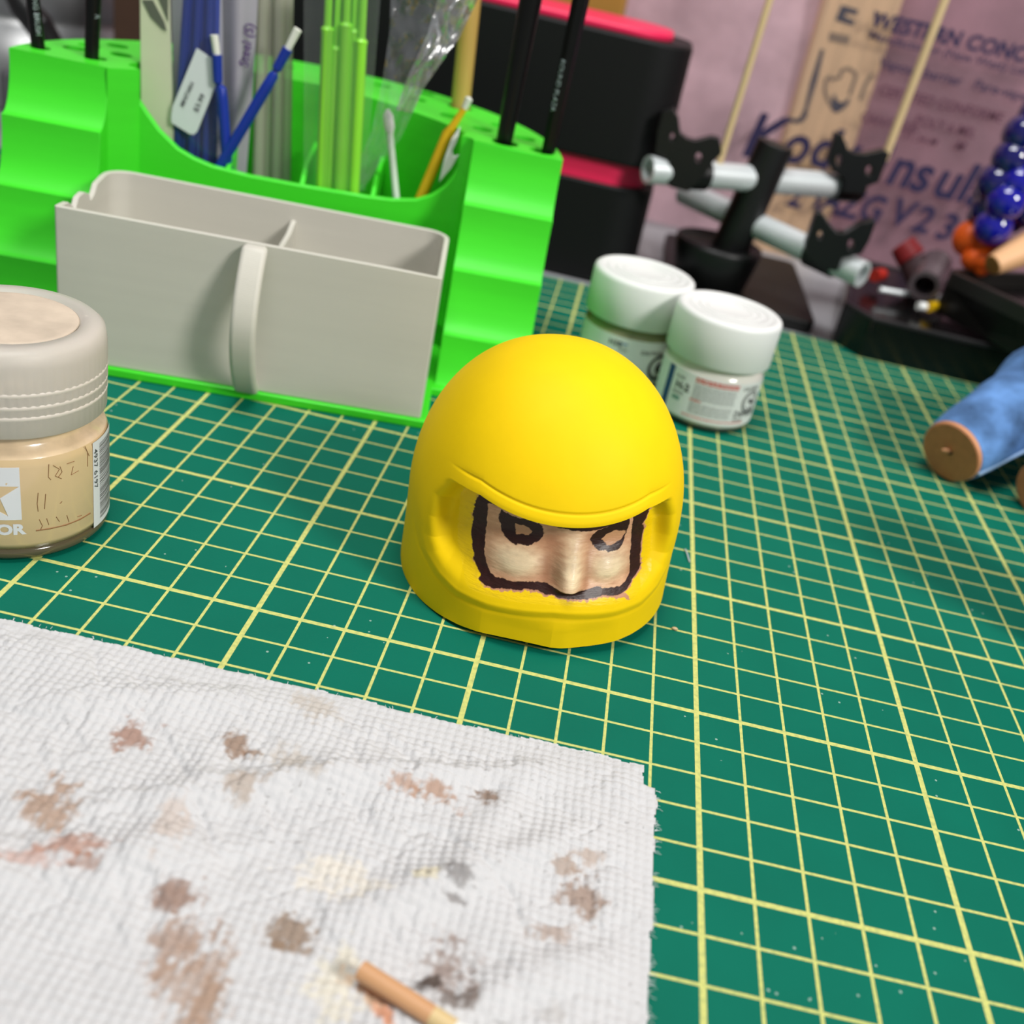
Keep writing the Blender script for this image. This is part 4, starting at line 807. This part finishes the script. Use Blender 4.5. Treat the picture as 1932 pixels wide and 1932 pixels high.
# ------------------------------------------------------------------ helping-hands stand
M['clip'] = mat('clip_black', (12, 12, 13), .4)
b_ = MB(); b_.prism([(0.5, 33.0, -.29), (10, 33.3, -.29), (14, 49, -.29), (-4, 49, -.29), (-2, 44, -.29)], (0, 0, .0))
stand = thing('clip_stand', (1.6, 38.5, 0), 'black weighted stand carrying silver tubes on a round base, right of canister', 'stand')
b_ = MB(); b_.prism([(x, y, -.28) for x, y in rrect(-1.2, 35.6, 6.2, 46.5, .5)], (0, 0, .62)); b_.build('foot_plate', mat('plate_black', (15, 14, 15), .5), stand, bevel=.08)
b_ = MB(); b_.lathe((1.0, 38.2, 0), [(0, .3), (1.75, .3), (2.15, 2.2), (2.1, 2.42), (1.95, 2.45), (1.9, 2.3), (0, 2.2)], 48); b_.build('round_base', M['black'], stand)
b_ = MB(); b_.tube([(1.55, 38.2, 2.1), (2.25, 38.2, 7.35)], [.92, .88], 24); b_.build('post', M['black'], stand, bevel=.05)
T1a, T1b = py(1222, 320, 35.2), py(1620, 354, 41.0); T2a, T2b = py(1290, 362, 41.0), py(1628, 518, 34.2)
def htube(nm, a, c, r):
    b = MB(); b.tube([a, c], r, 28, caps=False); b.tube([a, c], r * .72, 28, caps=False)
    d = (c - a) / np.linalg.norm(c - a)
    for p in (a, c):
        e1 = np.cross(d, [0, 0, 1]); e1 /= np.linalg.norm(e1); e2 = np.cross(d, e1); P = np.zeros((29, 2, 3))
        for i, th in enumerate(np.linspace(0, 2 * math.pi, 29)):
            for j, rr in enumerate((r * .72, r)): P[i, j] = p + rr * (math.cos(th) * e1 + math.sin(th) * e2)
        b.grid(P)
    return b.build(nm, M['silver'], stand)
htube('upper_tube', T1a, T1b, .6); htube('lower_tube', T2a, T2b, .6)
def clip(pts, hs, Y, thick, label):
    P2 = [py(x, y, Y) for x, y in pts]; t = thing('spring_clip', np.mean(P2, 0), label, 'clip', 'black spring clips on the stand')
    b = MB(); b.holes([(p[0], p[2]) for p in P2], [[(py(x + rx * math.cos(a), y + ry * math.sin(a), Y)[0], py(x + rx * math.cos(a), y + ry * math.sin(a), Y)[2]) for a in np.linspace(0, 2 * math.pi, 12, endpoint=False)] for x, y, rx, ry in hs], lambda a, c, h: np.array([a, Y + h, c]), 0, thick)
    b.build('clip_jaws', M['clip'], t, bevel=.06)
    return t
k1 = clip([(1250, 212), (1270, 205), (1280, 222), (1284, 252), (1296, 262), (1312, 266), (1342, 258), (1358, 262), (1362, 290), (1346, 305), (1330, 330), (1298, 362), (1262, 352), (1256, 330), (1264, 300), (1236, 288), (1240, 250)], [(1268, 258, 4, 7), (1318, 298, 6, 10)], 35.15, .7, 'black spring clip at the left end of the upper tube')
k2 = clip([(1576, 251), (1589, 253), (1600, 283), (1614, 290), (1635, 291), (1666, 283), (1679, 290), (1670, 312), (1658, 344), (1637, 352), (1632, 366), (1590, 363), (1594, 338), (1570, 322), (1560, 304)], [(1583, 303, 5, 11), (1640, 322, 6, 9)], 39.3, .7, 'black spring clip at the right end of the upper tube')
k3 = clip([(1540, 401), (1553, 405), (1566, 424), (1580, 440), (1595, 441), (1625, 422), (1650, 416), (1652, 422), (1640, 455), (1625, 480), (1590, 486), (1580, 512), (1555, 508), (1522, 482), (1520, 462), (1527, 440)], [(1548, 444, 5, 8), (1606, 462, 6, 10)], 34.1, .7, 'black spring clip low on the slanting lower tube')
for k_, Tm, p in ((k1, 'upper', (T1a + (T1b - T1a) * .19)), (k2, 'upper', T1a + (T1b - T1a) * .93), (k3, 'lower', T2a + (T2b - T2a) * .8)):
    dd = (T1b - T1a) if Tm == 'upper' else (T2b - T2a); dd = dd / np.linalg.norm(dd); b_ = MB(); b_.tube([p - dd * .75, p + dd * .75], .72, 24); b_.build('clip_barrel', M['clip'], k_)
for (x0, y0, x1, y1, Y, r, lab) in ((1362, 292, 1452, 0, 36.9, .16, 'thin bamboo skewer rising from the left clip, left of the wooden stud'), (1674, 286, 1784, -4, 40.4, .2, 'bamboo skewer crossing the printed sheet, the right one of two')):
    a, c = py(x0, y0, Y), py(x1, y1, Y); d = c - a; t = thing('bamboo_skewer', a, lab, 'skewer', 'bamboo skewers held in clips')
    b_ = MB(); b_.tube([a - d * .06, c + d * .4], r, 12); b_.build('shaft', M['skewer'], t); b_ = MB(); b_.tube([c + d * .4, c + d * .46], [r, .02], 12); b_.build('pointed_tip', M['skewer'], t)

# ------------------------------------------------------------------ black trays with bits, at right
tr1 = thing('parts_tray', (13, 37.5, 0), 'low glossy black parts tray along the back edge of the mat', 'tray')
out1 = [(6.9, 34.6), (8.0, 33.1), (26, 33.1), (26, 44), (8.6, 44)]
b_ = MB(); b_.prism([(x, y, -.28) for x, y in out1], (0, 0, 2.1)); b_.build('tray_base', M['blackgloss'], tr1, bevel=.1)
b_ = MB(); cx0, cy0 = 14, 38.5; i1 = [(cx0 + (x - cx0) * .965, cy0 + (y - cy0) * .95) for x, y in out1]
b_.holes(out1, [i1], lambda a, c, h: np.array([a, c, h]), 1.75, 1.9); b_.build('tray_rim', mat('rim_black', (40, 38, 40), .3), tr1, bevel=.04)
e_dir = np.array([2.59, -3.68, 0]); e_dir /= np.linalg.norm(e_dir); n_dir = np.array([-e_dir[1], e_dir[0], 0])
tr2 = thing('upper_tray', (15.5, 38, 2.1), 'square black dish holding grapes and doll arm, on the parts tray', 'tray')
c0 = np.array([11.1, 36.0, 0]); f2 = lambda a, c, h: c0 + e_dir * a + n_dir * c + np.array([0, 0, h])
ro = rrect(0, 0, 9, 8, .6); ri = rrect(.3, .3, 8.7, 7.7, .4)
b_ = MB(); b_.prism([f2(a, c, 2.1) for a, c in ro], (0, 0, 1.3)); b_.build('dish_floor', M['blackgloss'], tr2)
b_ = MB(); b_.holes(ro, [ri], f2, 2.1, 4.1); b_.build('dish_wall', mat('dish_black', (34, 32, 31), .28), tr2, bevel=.08)
# grapes
gm = mat('blue_glass_bead', (14, 12, 150), .08, coat=.6, spec=.7); gd = mat('dark_blue_bead', (12, 10, 92), .08, coat=.6, spec=.7)
gr = thing('grape_cluster', py(1890, 430, 37.5), 'cluster of shiny dark blue plastic grapes on the black dish', 'grapes')
def grape(x, y, Y, r, m_): b = MB(); b.sphere(py(x, y, Y), r, 24, 16); b.build('grape', m_, gr)
for x, y, Y, r, m_ in ((1874, 428, 36.6, .86, gm), (1898, 380, 36.4, .88, gm), (1864, 395, 37.4, .8, gd), (1880, 345, 37, .88, gd), (1908, 300, 37.0, .86, gd), (1920, 345, 36.6, .85, gm), (1850, 408, 37.9, .62, gd), (1930, 255, 37.2, .9, gd), (1925, 300, 37.8, .9, gd), (1940, 395, 37.4, .85, gd), (1908, 412, 37.8, .7, gd), (1950, 330, 36.8, .9, gm), (1895, 330, 38, .8, gd), (1965, 270, 37.2, .9, gd), (1870, 365, 37.8, .8, gd), (1960, 220, 37.5, .9, gd)): grape(x, y, Y, r, m_)
om = mat('orange_plastic', (232, 92, 16), .45)
orn = thing('orange_toy_part', py(1845, 480, 37.5), 'lumpy orange plastic toy part under the blue grapes', 'toy')
b_ = MB(); b_.sphere(py(1828, 450, 37.6), .75, 16, 12, (1, 1, 1.1)); b_.sphere(py(1850, 462, 37.5), .7, 16, 12); b_.sphere(py(1880, 465, 37.8), .7, 16, 12, (1.5, 1, .6)); b_.build('upper_lobe', om, orn)
b_ = MB(); b_.sphere(py(1838, 488, 37.0), .6, 16, 12); b_.sphere(py(1856, 492, 36.8), .62, 16, 12); b_.sphere(py(1852, 508, 36.6), .35, 12, 8); b_.build('lower_lobe', om, orn)
arm = thing('vinyl_doll_piece', py(1876, 500, 35.6), 'peach doll arm with a flat brown cut end, lying across the dish', 'doll part')
a = py(1873, 500, 35.4); c = py(1985, 445, 37.2); d = (c - a) / np.linalg.norm(c - a)
b_ = MB(); b_.tube([a, a + d * .6, a + d * 1.6, c, c + d * .9], [.46, .56, .7, .8, .75], 24); b_.build('forearm', mat('peach_vinyl', (232, 180, 132), .5), arm)
b_ = MB(); b_.tube([a - d * .04, a + d * .02], [.43, .45], 24); b_.build('cut_end', mat('brown_vinyl', (166, 116, 60), .6), arm)
# bits on the parts tray
def bit(nm, pts, r, m_, lab, cat, z=2.3, group=None):
    b = MB(); P3 = [gp(x, y, z) for x, y in pts]
    b.tube(P3 if len(P3) > 1 else [P3[0], P3[0] + np.array([.3, .1, 0])], r, 12); return tag(b.build(nm, m_, base=P3[0]), lab, cat, group)
bit('metal_rod', [(1660, 546), (1700, 553), (1738, 556)], .14, M['silver'], 'short silver metal rod lying on the black parts tray', 'rod')
bit('white_bead', [(1732, 577), (1746, 579)], .2, M['white'], 'white bead beside the yellow one on the parts tray', 'bead')
bit('yellow_bead', [(1753, 579), (1767, 578)], .24, mat('yellow_bead', (240, 192, 10), .4), 'yellow bead on the black parts tray', 'bead')
bit('white_toy_part', [(1745, 560), (1762, 564), (1785, 562)], .22, M['white'], 'white lumpy toy part behind the beads', 'toy')
bit('red_stick', [(1789, 572), (1808, 583), (1824, 590)], .16, mat('red_plastic', (150, 30, 45), .45), 'dark red plastic stick at the right of the beads', 'stick')
bit('copper_wire', [(1822, 592), (1850, 605), (1905, 632)], .06, mat('copper', (150, 110, 80), .35, .7), 'thin copper wire running right from the red stick', 'wire', z=2.2)
bit('red_cube', [(1650, 520), (1664, 518)], .32, mat('red_bit', (170, 40, 30), .5), 'small red plastic bit behind the silver tube end', 'toy', z=2.5)
# small bottles behind
bt = thing('red_cap_bottle', py(1718, 500, 39.6), 'small dark bottle with a red cap, tilted behind the parts tray', 'bottle')
b_ = MB(); b_.tube([py(1745, 540, 39.0), py(1722, 490, 39.6)], [.75, .7], 24); b_.build('bottle_body', mat('smoky_plastic', (84, 62, 66), .3), bt, bevel=.05)
b_ = MB(); b_.tube([py(1720, 488, 39.6), py(1702, 460, 39.9)], [.72, .62], 24); b_.build('red_cap', mat('dull_red', (150, 42, 46), .4), bt, bevel=.08)
lz = thing('smoked_cup', py(1748, 545, 37.2), 'smoky grey round plastic cup lying open end forward on tray', 'cup')
b_ = MB(); a, c = py(1744, 540, 36.4), py(1765, 500, 39.5); b_.tube([a, c], [.72, .78], 28, caps=False); b_.tube([a, c], [.5, .6], 28, caps=False)
dd = (c - a) / np.linalg.norm(c - a); e1 = np.cross(dd, [0, 0, 1]); e1 /= np.linalg.norm(e1); e2 = np.cross(dd, e1); P = np.zeros((29, 2, 3))
for i, th in enumerate(np.linspace(0, 2 * math.pi, 29)):
    for j, rr in enumerate((.5, .72)): P[i, j] = a + rr * (math.cos(th) * e1 + math.sin(th) * e2)
b_.grid(P); b_.build('cup_wall', mat('smoke_plastic', (92, 82, 86), .25), lz); b_ = MB(); b_.tube([c - dd * .3, c], .6, 24); b_.build('cup_bottom', mat('smoke_plastic_dark', (50, 44, 46), .3), lz)

# ------------------------------------------------------------------ doll legs in denim at the right edge
doll = thing('toy_figure', (11.5, 23, 0), 'doll lower body in washed blue denim trousers, lying on the mat at right', 'doll')
def denim():
    m = mat('washed_denim', (92, 132, 186), .85, noise=.8, nscale=55, bump=.5, bscale=900, spec=.2, stretch=(1, 1, 1)); return m
dm = denim(); skin_e = mat('brown_cut_end', (196, 126, 84), .55, noise=.1, nscale=300, bump=.2, bscale=600); skin_p = mat('peach_skin', (214, 150, 108), .5)
def leg(a, d, L, r0, r1):
    d = np.asarray(d, float) / np.linalg.norm(d); ts = np.linspace(0, 1, 14)
    b = MB(); b.tube([a + d * (.14 + t * L) for t in ts], [r0 * (1.0 + .04 * math.sin(t * 9)) + (r1 - r0) * t + .1 * math.sin(t * 17) * t for t in ts], 32); b.build('trouser_leg', dm, doll)
    b = MB(); b.tube([a, a + d * .2, a + d * .3], [r0 * .965, r0 * .99, r0 * .9], 32); ff = b.build('skin_edge', skin_p, doll)
    b = MB(); b.tube([a - d * .03, a + d * .01], [r0 * .93, r0 * .95], 32); b.build('cut_end', skin_e, doll)
    s1 = np.cross(d, [0, 0, 1]); s1 /= np.linalg.norm(s1); b = MB(); b.tube([a + d * (.2 + t * L) + s1 * (r0 + (r1 - r0) * t) * .98 * 1 + np.array([0, 0, -.35]) for t in ts[:10]], .06, 6); b.build('side_seam', mat('light_seam', (150, 180, 215), .8), doll)
la = np.array([9.06, 21.1, 1.12]); leg(la, (.67, .68, .29), 6.5, 1.16, 1.85)
b_ = MB(); b_.tube([la + np.array([-.05, -.06, .02]) , la + np.array([.05, 0.04, 0.0])], .09, 10); b_.build('peg_hole', mat('hole_dark', (40, 26, 18), .8), doll)
b_ = MB(); b_.sphere(la + np.array([-.2, -.08, .06]), .12, 10, 6, (1.5, .5, .7)); b_.build('flesh_chip', skin_p, doll)
lb_ = np.array([11.95, 20.0, .95]); leg(lb_, (.85, .50, .2), 5.5, 1.0, 1.6)
b_ = MB(); b_.sphere((16.2, 25.4, 3.0), 2.5, 28, 18, (1.2, 1.0, .85)); b_.build('hips', dm, doll)
bo = thing('shade_caster_jar', (11.95, 11.8, 0), 'stand-in dark jar added out of view past the right edge to shade the mat', 'jar')  # invented unseen object, placed to throw the shadow at the mat's right edge
b_ = MB(); b_.lathe((11.95, 11.8, 0), [(0, 0.01), (1.8, .01), (1.95, .1), (1.95, 3.6), (1.6, 3.9), (0, 3.9)], 48); b_.build('jar_glass', mat('dark_brown_glass', (38, 26, 20), .2), bo)
b_ = MB(); b_.lathe((11.95, 11.8, 0), [(1.65, 3.92), (1.95, 3.95), (1.95, 5.3), (1.85, 5.4), (0, 5.4)], 48); b_.build('jar_cap', M['black'], bo)

# ------------------------------------------------------------------ behind the left tower
kt = thing('steel_canister', (-42.0, 50, 0), 'round brushed steel canister with black band, behind left tower', 'canister')
b_ = MB(); b_.lathe((-42.0, 50, 0), [(0, -.28), (9.6, -.28), (9.8, 0), (9.9, 4.0), (9.4, 4.3), (9.6, 4.5), (9.8, 6.6), (9.5, 7.2), (8.8, 7.6), (8.4, 12), (0, 12)], 64); b_.build('canister_body', mat('brushed_steel', (150, 152, 154), .35, .6), kt)
b_ = MB(); b_.tube([(-36.5, 42.6, 9.5), py(22, -30, 36.6), py(46, 15, 36.0), py(72, 45, 36), py(98, 90, 36.4), (-29.4, 36.6, -.2)], [.55, .55, .6, .65, .6, .6], 16); b_.build('black_strap', M['black'], kt)
b_ = MB(); b_.box((-29.4, 44, 6), (3.3, 4, 13)); tag(b_.build('brown_carton', mat('brown_card', (92, 66, 50), .7, noise=.05), base=(-29.4, 44, -.3), bevel=.1), 'dark brown carton behind the left tower and cream strip', 'box')
b_ = MB(); b_.box((-27.5, 33.5, 2.0), (6.5, 5, 4.6)); tag(b_.build('grey_case', mat('dark_grey_plastic', (84, 84, 88), .5), base=(-27.5, 33.5, -.3), bevel=.3), 'dark grey plastic case at the far left behind the organizer', 'case')

for o in bpy.data.objects:
    if 'org' in o: del o['org']
